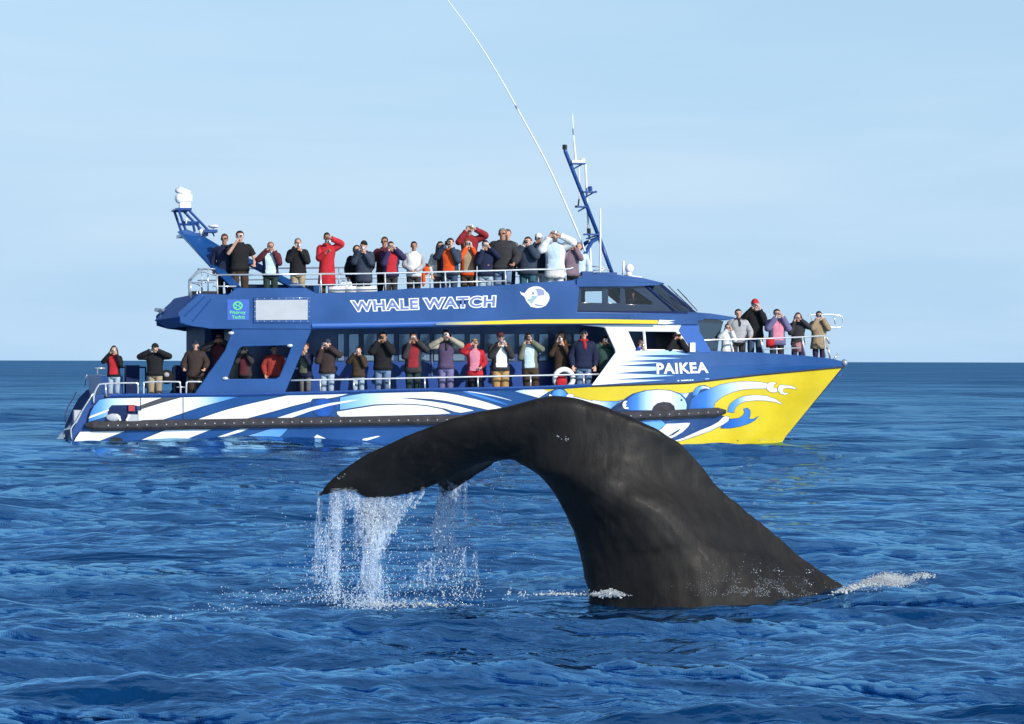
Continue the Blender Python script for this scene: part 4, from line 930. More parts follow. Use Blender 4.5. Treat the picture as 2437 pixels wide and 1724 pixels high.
# ---- wheelhouse
YW = -2.1
bandw = [(1376, 686), (1533, 680), (1566, 677), (1653, 745), (1376, 745)]
w1 = [(1384, 688.5), (1434.5, 688.5), (1434.5, 722.5), (1381, 721)]; w2 = [(1447.5, 687.5), (1475, 686.5), (1477, 722.5), (1446.5, 722.5)]; w3 = [(1486.5, 686.5), (1504, 686.5), (1553, 720), (1551, 725.5), (1488.5, 725.5)]
side = [(1372, 682), (1536, 680), (1612, 746), (1372, 746)]
whs = plate('wheelhouse_side', [side, w1, w2, w3], YW, 0.06, pmat('dark_window_surround', (0.02, 0.035, 0.07), .2, coat=.5), bevel=.008)
plate('wheelhouse_side', [side, [(1384, 687), (1533, 683), (1604, 742), (1381, 742)]], YW, 0.06, M_NAVY, mirror=True, bevel=.008, label='far wheelhouse wall')
m_clear = bpy.data.materials.new('clear_tinted_glass'); m_clear.use_nodes = True; nt = m_clear.node_tree; nt.nodes.clear()
o_ = nt.nodes.new('ShaderNodeOutputMaterial'); g_ = nt.nodes.new('ShaderNodeBsdfGlossy'); g_.inputs['Roughness'].default_value = .03; t_ = nt.nodes.new('ShaderNodeBsdfTransparent'); t_.inputs[0].default_value = (.90, .95, .97, 1)
fz = nt.nodes.new('ShaderNodeFresnel'); fz.inputs['IOR'].default_value = 1.5; ms = nt.nodes.new('ShaderNodeMixShader'); nt.links.new(fz.outputs[0], ms.inputs[0]); nt.links.new(t_.outputs[0], ms.inputs[1]); nt.links.new(g_.outputs[0], ms.inputs[2]); nt.links.new(ms.outputs[0], o_.inputs[0])
for w in (w1, w2, w3): plate('window_pane', [w], YW + .025, 0.012, m_clear, whs, bevel=.002)
# glazed front corner
def quad_obj(name, pts, mat, th=.02):
    c = [Vector(p) for p in pts]; n = (c[1] - c[0]).cross(c[3] - c[0]).normalized() * th; bm = bmesh.new()
    a = [bm.verts.new(p) for p in c]; b = [bm.verts.new(p + n) for p in c]; bm.faces.new(a); bm.faces.new(b[::-1])
    for i in range(4): bm.faces.new((a[i], b[i], b[(i + 1) % 4], a[(i + 1) % 4]))
    return PB(name, mat, bm, whs)
A0, A1 = bp(1612, 746, YW), bp(1536, 680, YW)
Bx0, Bx1 = bp(1655, 746, -1.0), bp(1572, 677, -1.0)
m_ws = m_clear
for s in (1, -1):
    f = lambda p, yy=None: Vector((p.x, p.y * s, p.z))
    quad_obj('windscreen', [f(A0), f(A1), f(Bx1), f(Bx0)], m_ws)
quad_obj('windscreen', [Bx0, Bx1, Vector((Bx1.x + .06, 0, Bx1.z)), Vector((Bx0.x + .08, 0, Bx0.z))], m_ws); quad_obj('windscreen', [Vector((Bx0.x, 1, Bx0.z)), Vector((Bx1.x, 1, Bx1.z)), Vector((Bx1.x + .06, 0, Bx1.z)), Vector((Bx0.x + .08, 0, Bx0.z))], m_ws)
bm = bmesh.new()
for s in (1, -1):
    tube_bm(bm, [(A0.x, A0.y * s, A0.z), (A1.x, A1.y * s, A1.z)], .035, 6); tube_bm(bm, [(Bx0.x, Bx0.y * s, Bx0.z), (Bx1.x, Bx1.y * s, Bx1.z)], .04, 6)
tube_bm(bm, [(A0.x, A0.y, A0.z), (Bx0.x, -1, Bx0.z), (Bx0.x + .08, 0, Bx0.z), (Bx0.x, 1, Bx0.z), (A0.x, -A0.y, A0.z)], .05, 6)
PB('windscreen_frame', M_NAVY, bm, whs)
for k, (a, b) in enumerate((((1640, 735), (1590, 690)), ((1652, 740), (1612, 698)))):
    pa_, pb_ = bp(*a, -1.35 if k == 0 else -.9), bp(*b, -1.35 if k == 0 else -.9); pa_.x += .08; pb_.x += .10
    bm = bmesh.new(); tube_bm(bm, [pa_, pb_], .012, 5); tube_bm(bm, [pb_ + Vector((-.1, 0, .1)), pb_ + Vector((.15, 0, -.15))], .012, 5); PB('wiper', M_BLACK, bm, whs)
bm = bmesh.new(); pf = bp(1500, 748, -1); box_bm(bm, ((bp(1372, 746, YW).x + A0.x) / 2, 0, bp(1500, 734, YW).z), (A0.x - bp(1372, 746, YW).x - .3, 3.9, .2)); PB('console', M_BLACK, bm, whs)
roofp = [(1372, 684), (1372, 664), (1392, 656), (1445, 650.5), (1526, 661), (1582, 674), (1581, 676.5), (1565, 679), (1500, 682)]
roof = extrude_prof('wheelhouse_roof', roofp, -2.2, 2.2, M_BLUE, yref=-2.2, bevel=.02)
extrude_prof('wheelhouse_aft', [(1340, 672), (1374, 664), (1374, 745), (1340, 745)], -2.15, 2.15, M_BLUE, yref=-2.15)
# sill under the wheelhouse windows
plate('wheelhouse_sill', [[(1372, 743), (1612, 743), (1662, 752), (1662, 760), (1372, 760)]], YW - .3, .5, M_BLUE)
bm = bmesh.new(); box_bm(bm, ((bp(1372, 750, -2.3).x + bp(1660, 750, -2.3).x) / 2, 0, bp(1500, 757, -2.9).z), (bp(1660, 750, -2.3).x - bp(1372, 750, -2.3).x, 5.66, .10)); PB('wheelhouse_base', M_BLUE, bm)

# ---- swept radar arch
zb_, zt_ = bp(590, 690, -2.4).z, bp(430, 552, -2.4).z
def yarch(px, py, x=None, z=None):
    if z is None: z = bp(px, py, -1.6).z
    t = (z - zb_) / (zt_ - zb_); return -2.45 + 1.7 * max(0, min(1, t))
arch2 = [(428, 552), (444, 548), (480, 561), (523, 587), (560, 603), (594, 617), (746, 697), (738, 706), (590, 628), (560, 617.5), (506, 617), (540, 650), (580, 692), (565, 696), (505, 635)]
ra = plate('radar_arch', [arch2], -2.0, 0.34, M_BLUE, yfun=yarch, bevel=.02)
p = bp(440, 553, -.75)
bm = bmesh.new(); box_bm(bm, (p.x + .25, 0, p.z - .05), (.6, 1.6, .07)); PB('arch_platform', M_BLUE, bm)
bm = bmesh.new()
for y in (-.5, .5):
    a, b, c, d = bp(425, 499, -.5), bp(442, 549, -.5), bp(448, 499, -.5), bp(497, 550, -.5)
    for u, v in ((a, b), (c, d), (a + Vector((-.03, 0, .01)), c + Vector((.08, 0, .01))), (bp(438, 530, -.5), bp(474, 530, -.5)), (bp(470, 530, -.5), bp(474, 548, -.5))):
        tube_bm(bm, [(u.x, y, u.z), (v.x, y, v.z)], .035, 6)
a = bp(436, 498, -.5); box_bm(bm, (a.x, 0, a.z), (.36, 1.1, .04)); PB('radar_tower', M_BRUSH, bm)
bm = bmesh.new(); a = bp(440, 489, -.2); box_bm(bm, a, (.26, .26, .19)); a = bp(439, 472, -.2); box_bm(bm, a, (.34, .30, .17)); ell_bm(bm, bp(426, 473, -.3), (.10, .12, .12)); bmesh.ops.bevel(bm, geom=bm.edges[:40], offset=.01, segments=1); PB('searchlight', M_WHT, bm)
bm = bmesh.new(); a = bp(438, 456, -.2); box_bm(bm, a, (.30, .16, .14), Matrix.Rotation(.4, 3, 'Y')); ell_bm(bm, bp(425, 454, -.2), (.09, .09, .07)); PB('camera_housing', pmat('pale_grey_plastic', (.6, .64, .68), .4), bm)
for (x, y, r1, r2, yy) in ((508, 539, .13, .045, -.8), (479, 552, .05, .075, -.8), (443, 523, .035, .035, -.6)):
    bm = bmesh.new(); ell_bm(bm, bp(x, y, yy), (r1, r1, r2), 14, 8); cyl_bm(bm, bp(x, y + 2, yy), bp(x, y + 10, yy), .02, 6); PB('antenna_dome', M_WHT, bm, smooth=True)
bm = bmesh.new(); box_bm(bm, bp(500, 551, -.7), (.30, .5, .07)); cyl_bm(bm, bp(505, 552, -.7), bp(510, 563, -.7), .02, 6); PB('antenna_bracket', M_BRUSH, bm)

# ---- mast with spreaders and aerials
def tubes(name, paths, mat, parent=BOAT, seg=8, label=None):
    bm = bmesh.new()
    for pts, r in paths: tube_bm(bm, pts, r, seg)
    o = PB(name, mat, bm, parent, True); 
    if label: o['label'] = label
    return o
def B(pts, y): return [bp(a, b, y) for a, b in pts]
mast = tubes('mast', [(B([(1344, 350), (1346, 362), (1426, 566)], 0), .05), (B([(1426, 566), (1457, 652)], 0), .05),
    (B([(1424, 567), (1408, 576), (1374, 639), (1366, 664)], -.9)[:0] or [bp(1424, 567, 0), bp(1408, 576, -.3), bp(1374, 639, -1.0), bp(1366, 664, -1.1)], .05),
    ([bp(1424, 567, 0), bp(1408, 576, -.3) + Vector((0, .6, 0)), bp(1374, 639, -1.0) + Vector((0, 2.0, 0)), bp(1366, 664, -1.1) + Vector((0, 2.2, 0))], .05)], M_BRUSH)
for pts in ([(1358, 392), (1391, 388)], [(1385, 460), (1419, 455)], [(1371, 492), (1394, 493.5)], [(1390, 557), (1424, 560)]):
    bm = bmesh.new(); a, b = bp(*pts[0], 0), bp(*pts[1], 0); box_bm(bm, (a + b) / 2, (abs(b.x - a.x), .22, .035)); tube_bm(bm, [a + Vector((.05, 0, -.12)), b], .02, 6); PB('spreader', M_BRUSH, bm, mast)
bm = bmesh.new(); cyl_bm(bm, bp(1344, 356, 0), bp(1344, 345, 0), .06, 8); cyl_bm(bm, bp(1402, 558, 0), bp(1401, 544, 0), .05, 8); cyl_bm(bm, bp(1376, 491, 0), bp(1378, 474, 0), .02, 6); box_bm(bm, bp(1373, 492, 0), (.09, .09, .05)); PB('nav_light', M_BLACK, bm, mast)
bm = bmesh.new(); cyl_bm(bm, bp(1405, 455, 0), bp(1404, 444, 0), .055, 8); PB('nav_light', M_BRUSH, bm, mast)
bm = bmesh.new(); cyl_bm(bm, bp(1387, 388, 0), bp(1387, 378, 0), .06, 8); box_bm(bm, bp(1372, 387, 0), (.26, .16, .09)); PB('gps_dome', M_WHT, bm, mast)
for pts, r, yy in (([(1362, 272.5), (1365, 325), (1369, 372), (1370, 386)], [.014, .018, .03, .035], 0), ([(1393.5, 392), (1396, 460), (1400.6, 545)], .026, .1), ([(1402, 560), (1405, 605), (1407, 655)], .028, .1), ([(1378.5, 398), (1378.5, 474)], .013, 0), ([(1429, 496), (1428.6, 590), (1428, 670)], [.014, .026, .03], -1.2),
                    ([(1031, -48), (1065, 0), (1131, 90), (1184, 175), (1229, 255), (1300, 386), (1352, 500), (1391, 594), (1404, 640)], [.008, .010, .012, .014, .018, .018, .02, .022, .022], -.6)):
    P = crom(B(pts, yy), 4); R_ = r if not hasattr(r, '__len__') else [np.interp(i / (len(P) - 1), np.linspace(0, 1, len(r)), r) for i in range(len(P))]
    tubes('aerial', [(P, R_)], M_WHT)
bm = bmesh.new(); a = bp(1229, 255, -.6); cyl_bm(bm, bp(1227, 251, -.6), bp(1231, 259, -.6), .03, 6); PB('aerial_joint', M_STEELD, bm); bm = bmesh.new(); cyl_bm(bm, bp(1363.5, 306, 0), bp(1365, 322, 0), .022, 6); PB('aerial_joint', M_STEELD, bm)
bm = bmesh.new(); box_bm(bm, bp(1396, 655, -1.5), (.28, .3, .17)); box_bm(bm, bp(1440, 654, -1.2), (.5, .4, .1)); PB('roof_box', M_BRUSH, bm)
bm = bmesh.new(); cyl_bm(bm, bp(1483, 655, -1.5), bp(1484, 621, -1.5), .03, 8); ell_bm(bm, bp(1498, 640, -1.4), (.105, .105, .12), 14, 10); cyl_bm(bm, bp(1497, 648, -1.4), bp(1497, 660, -1.4), .07, 10); PB('radome', M_WHT, bm, smooth=True)
bm = bmesh.new(); a, b = bp(1478, 657, -1.3), bp(1527, 663, -1.3); tube_bm(bm, [a, b], .045, 6); PB('radar_bar', M_WHT, bm)
tubes('roof_rail', [(B([(1408, 634), (1430, 636), (1450, 645)], -1), .012), (B([(1412, 644), (1450, 642)], -1), .012)], M_STEEL)

# ---- railings: each hand rail, mid rail and post a part
RY = -2.8
def railpart(name, pts, y=None, r=.02, mat=M_STEEL, sk=False):
    P = [on_skin(a, b, -.06) if sk else bp(a, b, y) for a, b in pts]
    return tubes(name, [(P if len(P) < 3 else crom(P, 3), r)], mat, seg=6)
railpart('hand_rail', [(510, 655), (806, 652)], RY, .024); railpart('hand_rail', [(806, 652), (880, 651.5), (1203, 644), (1260, 642), (1345, 641), (1364, 637)], RY, .024)
railpart('mid_rail', [(506, 682), (562, 682)], RY, .018); railpart('mid_rail', [(690, 679), (880, 676.5), (1201, 669)], RY, .018)
for x, a, b in ((517, 655, 713), (764, 652, 706), (917, 651, 699), (1060, 647, 690), (1203, 644, 684), (1346, 641, 673)): railpart('rail_post', [(x - 1, a), (x + 1, b)], RY, .022)
# far side of the upper rail
for yy in (2.8,):
    tubes('hand_rail', [([bp(470, 641, yy) + Vector((0, 0, 0)), bp(1360, 631, yy)], .022)], M_STEELD, seg=6); tubes('mid_rail', [([bp(470, 668, yy), bp(1360, 657, yy)], .016)], M_STEELD, seg=6)
    for x in np.linspace(480, 1350, 9): tubes('rail_post', [([bp(x, 641 - (x - 470) * .011, yy), bp(x, 700, yy)], .018)], M_STEELD, seg=6)
railpart('hand_rail', [(512, 641), (477, 641), (452, 665), (450, 668), (450, 705)], -2.4, .02, M_STEELD); railpart('hand_rail', [(453, 668), (478, 647), (510, 655)], -2.6, .02, M_STEELD)
railpart('mid_rail', [(452, 674), (510, 672)], -2.4, .016, M_STEELD); railpart('mid_rail', [(455, 672), (480, 683), (480, 700)], -2.3, .016, M_STEELD)
for x, t_ in ((454, 668), (469, 690), (476, 688), (495, 641)): railpart('rail_post', [(x, t_), (x, 710)], -2.5, .016, M_STEEL)
# lower side deck rail
railpart('hand_rail', [(692, 906), (900, 902), (1280, 894), (1426, 891)], -2.95, .024)
for x in (762, 842, 926.6, 1010.7, 1137, 1262.5, 1389): railpart('rail_post', [(x, 904.5 - (x - 762) * .018), (x + .5, 936 - (x - 762) * .017)], -2.95, .02)
# stern loops and stair rails
railpart('hand_rail', [(223, 960), (224, 940), (233, 920), (246, 914), (322, 912), (328, 917), (328.5, 945)], -2.9, .022)
railpart('rail_post', [(251, 914), (253, 945)], -2.9, .022)
railpart('hand_rail', [(342, 945), (342.5, 916), (348, 910), (420, 909), (428.5, 914), (430, 943)], -2.9, .022)
railpart('hand_rail', [(443, 943), (444, 913), (449, 909), (480, 909)], -2.9, .022)
railpart('mid_rail', [(420, 922), (440, 922)], -2.6, .016)
railpart('stair_rail', [(171, 1047), (169, 1022), (180, 1005), (197, 976), (222, 936)], -2.9, .018); railpart('stair_rail', [(156, 1006), (154, 995), (157, 978), (182, 933)], 2.8, .018, M_STEELD)
railpart('rail_post', [(202, 918), (203, 905), (207, 892)], 2.6, .02, M_STEELD)
railpart('rail_post', [(232, 878), (232, 940)], 1.5, .025, M_STEELD); railpart('rail_post', [(226, 877), (250, 877)], 1.5, .025, M_STEEL)
# dark seat frames on the aft deck
for a, b in ((283, 304), (316, 347), (411, 436)):
    railpart('seat_frame', [(a, 925), (a + .5, 880), (a + 3, 875), (b - 3, 875), (b - .5, 880), (b, 925)], 0.4, .022, M_NAVY)
for a, b in ((298, 330), (352, 384), (415, 440)):
    bm = bmesh.new(); box_bm(bm, (bp(a, 915, -.6) + bp(b, 915, -.6)) / 2, (abs(bp(b, 915, -.6).x - bp(a, 915, -.6).x), .5, .9)); PB('seat', M_NAVY, bm)
# aft deck furniture
bm = bmesh.new(); p = bp(245, 925, 0); box_bm(bm, (p.x + .1, .6, ZD + .35), (.5, 4.2, .7)); PB('locker', M_BRUSH, bm)
# stern steps between sloped cheeks
def ste(px, py, y): p = bp(px, py, -2.9); return (p.x, p.z)
prof = [(172, 1062), (170, 1030), (184, 1028), (186, 1008), (200, 1006), (204, 985), (219, 982), (224, 962), (242, 960), (250, 944), (290, 944), (290, 1062)]
bm = bmesh.new(); P = [ste(a, b, 0) for a, b in prof]
A_ = [bm.verts.new((x, -2.6, z)) for x, z in P]; B_ = [bm.verts.new((x, -0.4, z)) for x, z in P]; bm.faces.new(A_); bm.faces.new(B_[::-1])
for i in range(len(P)): bm.faces.new((A_[i], B_[i], B_[(i + 1) % len(P)], A_[(i + 1) % len(P)]))
PB('stern_steps', M_NAVY, bm)
cheek = [(162, 1066), (166, 1040), (205, 968), (228, 940), (262, 944), (262, 1066)]
plate('stern_cheek', [cheek], -2.86, .08, M_BRUSH, bevel=.01)
farc = [(156, 1042), (155, 1015), (170, 980), (188, 948), (206, 930), (262, 905), (262, 1042)]
def yf(*a): return 2.75
plate('stern_cheek', [farc], 2.75, .08, M_BLUE, bevel=.01, label='far stern cheek, taller and bright blue')
bm = bmesh.new(); box_bm(bm, bp(184, 992, -2.6), (.17, .5, .30)); PB('stern_box', M_GREY, bm)
bm = bmesh.new(); box_bm(bm, bp(157, 1030, 2.0), (.14, .5, .12)); PB('stern_step', M_STEELD, bm)
# bow rail
BR = [(1671, 810.5), (1700, 809), (1800, 807), (1900, 803), (1960, 800), (1962, 806), (1964, 850)]
railpart('hand_rail', BR, sk=True, r=.022); railpart('mid_rail', [(1815, 832.5), (1905, 828)], sk=True, r=.016)
for a, b in (((1738, 808), (1742, 837)), ((1810, 806.5), (1817, 840)), ((1909, 802.5), (1916, 848)), ((1971, 828), (1976, 853)), ((1994, 843), (1984, 857)), ((1974, 818), (1966, 800))): railpart('rail_post', [a, b], sk=True, r=.026)
for sgn in (1,):
    P = [on_skin(a, b, -.06) for a, b in BR]; tubes('hand_rail', [([Vector((p.x, -p.y, p.z)) for p in P], .02)], M_STEELD, seg=6)
    for x in (1740, 1815, 1912): p, q_ = on_skin(x, 806, -.06), on_skin(x + 4, 842, -.06); tubes('rail_post', [([(p.x, -p.y, p.z), (q_.x, -q_.y, q_.z)], .02)], M_STEELD, seg=6)
railpart('gangway_rail', [(1925, 753), (1930, 750), (1980, 749), (2004, 755), (2003, 778), (1962, 778)], -.3, .018); railpart('gangway_rail', [(1985, 752), (1988, 772)], -.3, .016); railpart('gangway_rail', [(1930, 750), (1945, 846)], -.3, .018)
# white canister rolls on the upper deck, lashed
for a, b in ((782, 820), (822, 847), (849, 895)):
    bm = bmesh.new(); p, q_ = bp(a, 691, -2.5), bp(b, 689.5, -2.5); cyl_bm(bm, p, q_, .085, 12); cyl_bm(bm, p + Vector((0, .05, -.13)), q_ + Vector((0, .05, -.13)), .085, 12); PB('white_roll', M_WHT, bm, smooth=True)
bm = bmesh.new(); tube_bm(bm, crom(B([(812, 678), (818, 668), (824, 682), (832, 670), (836, 684)], -2.5), 4), .03, 6); PB('cover_folds', M_WHT, bm)
# benches on the upper deck
for a, b, yb, w_, hgt, m_ in ((590, 760, -1.2, .5, .6, M_BLUE), (1075, 1230, -1.1, .7, .37, M_BLUE), (452, 512, -1.5, .9, .42, M_BLACK)):
    bm = bmesh.new(); p, q_ = bp(a, 700, -1.4), bp(b, 700, -1.4); box_bm(bm, ((p.x + q_.x) / 2, yb, ZU + hgt / 2), (q_.x - p.x, w_, hgt)); PB('bench', m_, bm)
# ------------------------------------------------------------------ people (feet at z = 0, facing -Y, 1.75 m tall before scaling)
V3 = Vector
def skin_col(n, c): return pmat(n, c, 0.55, 0.4, noise=0.12, nscale=30)
SK = {'f': skin_col('fair_skin', (0.60, 0.34, 0.25)), 't': skin_col('tanned_skin', (0.42, 0.20, 0.12)), 'd': skin_col('brown_skin', (0.16, 0.07, 0.045))}
def cloth(n, c): return pmat('cloth_' + n, c, 0.88, 0.25, noise=0.22, nscale=7, bump=0.5, bscale=22)
CC = dict(black=(.012, .012, .014), charcoal=(.035, .034, .038), grey=(.13, .13, .14), lgrey=(.38, .38, .40), navy=(.012, .018, .05), slate=(.035, .05, .08), red=(.46, .02, .03),
          dred=(.26, .02, .03), maroon=(.10, .02, .03), brick=(.30, .035, .03), orange=(.75, .085, .012), white=(.78, .78, .76), cream=(.62, .60, .52), pink=(.62, .22, .30), lilac=(.15, .14, .27),
          plum=(.09, .06, .12), purple=(.035, .028, .085), brown=(.055, .035, .022), dbrown=(.045, .028, .026), khaki=(.34, .27, .18), tan=(.42, .25, .10), stone=(.40, .35, .26), olive=(.15, .16, .11),
          green=(.035, .08, .065), dgreen=(.02, .04, .035), jean=(.13, .20, .32), ljean=(.33, .42, .52), djean=(.04, .07, .13), mauve=(.20, .14, .18), camel=(.33, .24, .15), teal=(.03, .10, .14), blue=(.03, .09, .35), skyw=(.55, .68, .78))
def cl(n): return cloth(n, CC[n])
HAIR = {'dark': (.012, .009, .008), 'brown': (.05, .025, .014), 'auburn': (.16, .055, .02), 'blond': (.42, .28, .12), 'grey': (.22, .21, .21), 'ginger': (.30, .14, .07)}
def hmat(n): return pmat('hair_' + n, HAIR[n], 0.6, 0.35, noise=0.3, nscale=40, bump=0.6, bscale=90)

# arm poses: (left elbow, left wrist, right elbow, right wrist); "left" is the side seen on the left of the picture (x < 0)
POSES = {
 'cam':   ((-.27, -.12, 1.22), (-.075, -.24, 1.56), (.27, -.12, 1.22), (.075, -.24, 1.56)),
 'cam2':  ((-.32, -.07, 1.28), (-.070, -.25, 1.57), (.22, -.17, 1.18), (.080, -.23, 1.54)),
 'cam3':  ((-.21, -.18, 1.16), (-.085, -.23, 1.54), (.34, -.06, 1.34), (.065, -.25, 1.58)),
 'cam4':  ((-.24, -.16, 1.20), (-.060, -.26, 1.55), (.24, -.15, 1.16), (.070, -.20, 1.45)),
 'wide':  ((-.40, -.12, 1.38), (-.080, -.24, 1.57), (.40, -.12, 1.40), (.080, -.24, 1.58)),
 'bino':  ((-.23, -.20, 1.27), (-.065, -.19, 1.56), (.23, -.20, 1.27), (.065, -.19, 1.56)),
 'low':   ((-.25, -.10, 1.17), (-.075, -.26, 1.45), (.25, -.10, 1.17), (.075, -.26, 1.45)),
 'rail':  ((-.30, .00, 1.16), (-.26, -.24, 1.00), (.30, .00, 1.16), (.26, -.24, 1.00)),
 'railL': ((-.30, .00, 1.16), (-.26, -.24, 1.00), (.27, -.12, 1.22), (.075, -.24, 1.56)),
 'railR': ((-.27, -.12, 1.22), (-.075, -.24, 1.56), (.30, .00, 1.16), (.26, -.24, 1.00)),
 'down':  ((-.27, .03, 1.15), (-.24, -.08, .90), (.27, .03, 1.15), (.24, -.08, .90)),
 'clasp': ((-.25, -.02, 1.15), (-.05, -.24, 1.00), (.25, -.02, 1.15), (.05, -.24, 1.00)),
 'high':  ((-.30, -.16, 1.32), (-.085, -.22, 1.63), (.42, -.08, 1.50), (.12, -.18, 1.66)),
 'phone': ((-.22, -.16, 1.16), (-.04, -.28, 1.30), (.40, -.06, 1.50), (.08, -.16, 1.63)),
 'shade': ((-.36, -.10, 1.44), (-.09, -.17, 1.63), (.27, .02, 1.15), (.16, -.20, 1.02)),
}
def seg_pts(a, b, c):
    a, b, c = V3(a), V3(b), V3(c)
    return [a, a.lerp(b, .35), a.lerp(b, .75), b.lerp((a + c) / 2, .10), b.lerp(c, .25), b.lerp(c, .7), c]
def hand_bm(bm, w, e, inward):
    """palm, four unequal bent fingers and a thumb off the side of the palm"""
    w, e = V3(w), V3(e); d = (w - e).normalized()
    side = V3((inward, 0, 0)); side = (side - d * side.dot(d)).normalized(); n = d.cross(side).normalized()
    if n.y > 0: n = -n
    palm = w + d * .05
    rot = Matrix((side, n, d)).transposed()
    ell_bm(bm, palm, (.042, .020, .055), 8, 6, rot)
    for k, (off, ln) in enumerate(((.030, .062), (.010, .072), (-.010, .068), (-.030, .052))):
        a = palm + side * off + d * .04; b = a + d * ln * .45 + n * .012; c = b + d * ln * .25 + n * .028 + side * .006; e2 = c + n * .018 - d * .006
        tube_bm(bm, [a, b, c, e2], [.0105, .010, .0092, .008], 6)
    a = palm + side * .036 - d * .02; tube_bm(bm, [a, a + side * .022 + d * .018 + n * .010, a + side * .026 + d * .046 + n * .022], [.013, .011, .009], 6)
_body = {}
def body_mesh(pose):
    if pose in _body: return _body[pose]
    le, lw, re, rw = [V3(p) for p in POSES[pose]]
    bm = bmesh.new()
    # trunk, neck
    rings = [(.0, .80, .12, .09), (.0, .95, .155, .105), (.0, 1.08, .135, .095), (.0, 1.25, .155, .105), (.0, 1.38, .165, .10), (.0, 1.45, .12, .08), (.0, 1.50, .06, .058)]
    R = []
    for _, z, rx, ry in rings: R.append([bm.verts.new((rx * math.cos(k * math.pi / 8), ry * math.sin(k * math.pi / 8), z)) for k in range(16)])
    for i in range(len(R) - 1):
        for k in range(16): bm.faces.new((R[i][k], R[i][(k + 1) % 16], R[i + 1][(k + 1) % 16], R[i + 1][k]))
    bm.faces.new(R[0][::-1]); bm.faces.new(R[-1])
    tube_bm(bm, [(0, .005, 1.44), (0, -.005, 1.57)], [.058, .052], 12)
    for s, e, w in ((-1, le, lw), (1, re, rw)):
        p = seg_pts((s * .175, 0, 1.415), e, w); tube_bm(bm, p, [.056, .052, .043, .041, .039, .031, .026], 10); ell_bm(bm, (s * .165, 0, 1.41), (.06, .06, .06), 10, 6)
        hand_bm(bm, w, e, -s)
        tube_bm(bm, [(s * .09, 0, .93), (s * .095, -.01, .72), (s * .095, -.015, .50), (s * .095, .01, .32), (s * .095, .015, .09)], [.088, .075, .054, .055, .036], 10)
        ell_bm(bm, (s * .097, -.05, .045), (.042, .12, .045), 8, 6)
    # head: skull, jaw, nose, brow, ears
    ell_bm(bm, (0, .012, 1.665), (.076, .093, .092), 16, 12); ell_bm(bm, (0, -.022, 1.612), (.057, .068, .078), 14, 10)
    ell_bm(bm, (0, -.058, 1.555), (.028, .026, .022), 8, 6); ell_bm(bm, (0, -.076, 1.672), (.050, .018, .016), 8, 6)
    tube_bm(bm, [(0, -.080, 1.665), (0, -.106, 1.625), (0, -.086, 1.612)], [.010, .017, .014], 6)
    for s in (-1, 1): ell_bm(bm, (s * .079, .01, 1.635), (.012, .022, .034), 6, 6)
    ell_bm(bm, (0, -.085, 1.588), (.024, .010, .008), 6, 4)
    me0 = bpy.data.meshes.new('t'); bmesh.ops.recalc_face_normals(bm, faces=bm.faces); bm.to_mesh(me0); bm.free()
    o = bpy.data.objects.new('t', me0); COL.objects.link(o)
    r = o.modifiers.new('r', 'REMESH'); r.mode = 'VOXEL'; r.voxel_size = .0095; r.use_smooth_shade = True
    s_ = o.modifiers.new('s', 'SMOOTH'); s_.factor = .5; s_.iterations = 2
    me = bpy.data.meshes.new_from_object(o.evaluated_get(bpy.context.evaluated_depsgraph_get())); me.name = 'body'
    bpy.data.objects.remove(o); bpy.data.meshes.remove(me0)
    _body[pose] = me; me.materials.append(SK['f']); return me
_cm = {}
def cached(key, fn):
    if key not in _cm:
        bm = bmesh.new(); fn(bm); bmesh.ops.recalc_face_normals(bm, faces=bm.faces)
        me = bpy.data.meshes.new(key[0]); bm.to_mesh(me); bm.free(); me.polygons.foreach_set('use_smooth', [True] * len(me.polygons)); me.materials.append(SK['f']); _cm[key] = me
    return _cm[key]
def wr(p): return mnoise.noise(V3(p) * 9) * .010 + mnoise.noise(V3(p) * 19) * .005
def torso(bm, hem, bulk, flare, a0=0, a1=32, push=0.0, top=1.475, seg=32):
    """upper garment; a0..a1 picks the part of the ring (the open front shows the shirt)"""
    zs = [(hem, .185 + flare, .128 + flare * .8), (hem + .08, .188 + flare * .8, .130 + flare * .6), (.95, .180, .128), (1.05, .168, .122), (1.16, .172, .126), (1.28, .192, .134), (1.36, .203, .134), (1.415, .200, .122), (1.452, .155, .105), (top, .085, .082), (top + .035, .072, .072)]
    zs = [q for q in zs if q[0] >= hem - .001 or q[0] == hem]
    zs = sorted(set(zs), key=lambda q: q[0]); R = []
    for i, (z, rx, ry) in enumerate(zs):
        row = []
        for k in range(a0, a1 + (0 if a1 - a0 == seg else 1)):
            a = 2 * math.pi * k / seg; c, s = math.cos(a), math.sin(a)
            x = (rx + bulk + push) * (abs(c) ** .85) * (1 if c > 0 else -1); y = (ry + bulk + push) * (abs(s) ** .9) * (1 if s > 0 else -1)
            w = wr((x * 1.2, y, z)) if 1 <= i < len(zs) - 2 else 0
            row.append(bm.verts.new((x * (1 + w * 3), y * (1 + w * 3), z)))
        R.append(row)
    closed = (a1 - a0 == seg); m = len(R[0])
    for i in range(len(R) - 1):
        for k in range(m if closed else m - 1): bm.faces.new((R[i][k], R[i][(k + 1) % m], R[i + 1][(k + 1) % m], R[i + 1][k]))
    if closed: bm.faces.new(R[0][::-1])
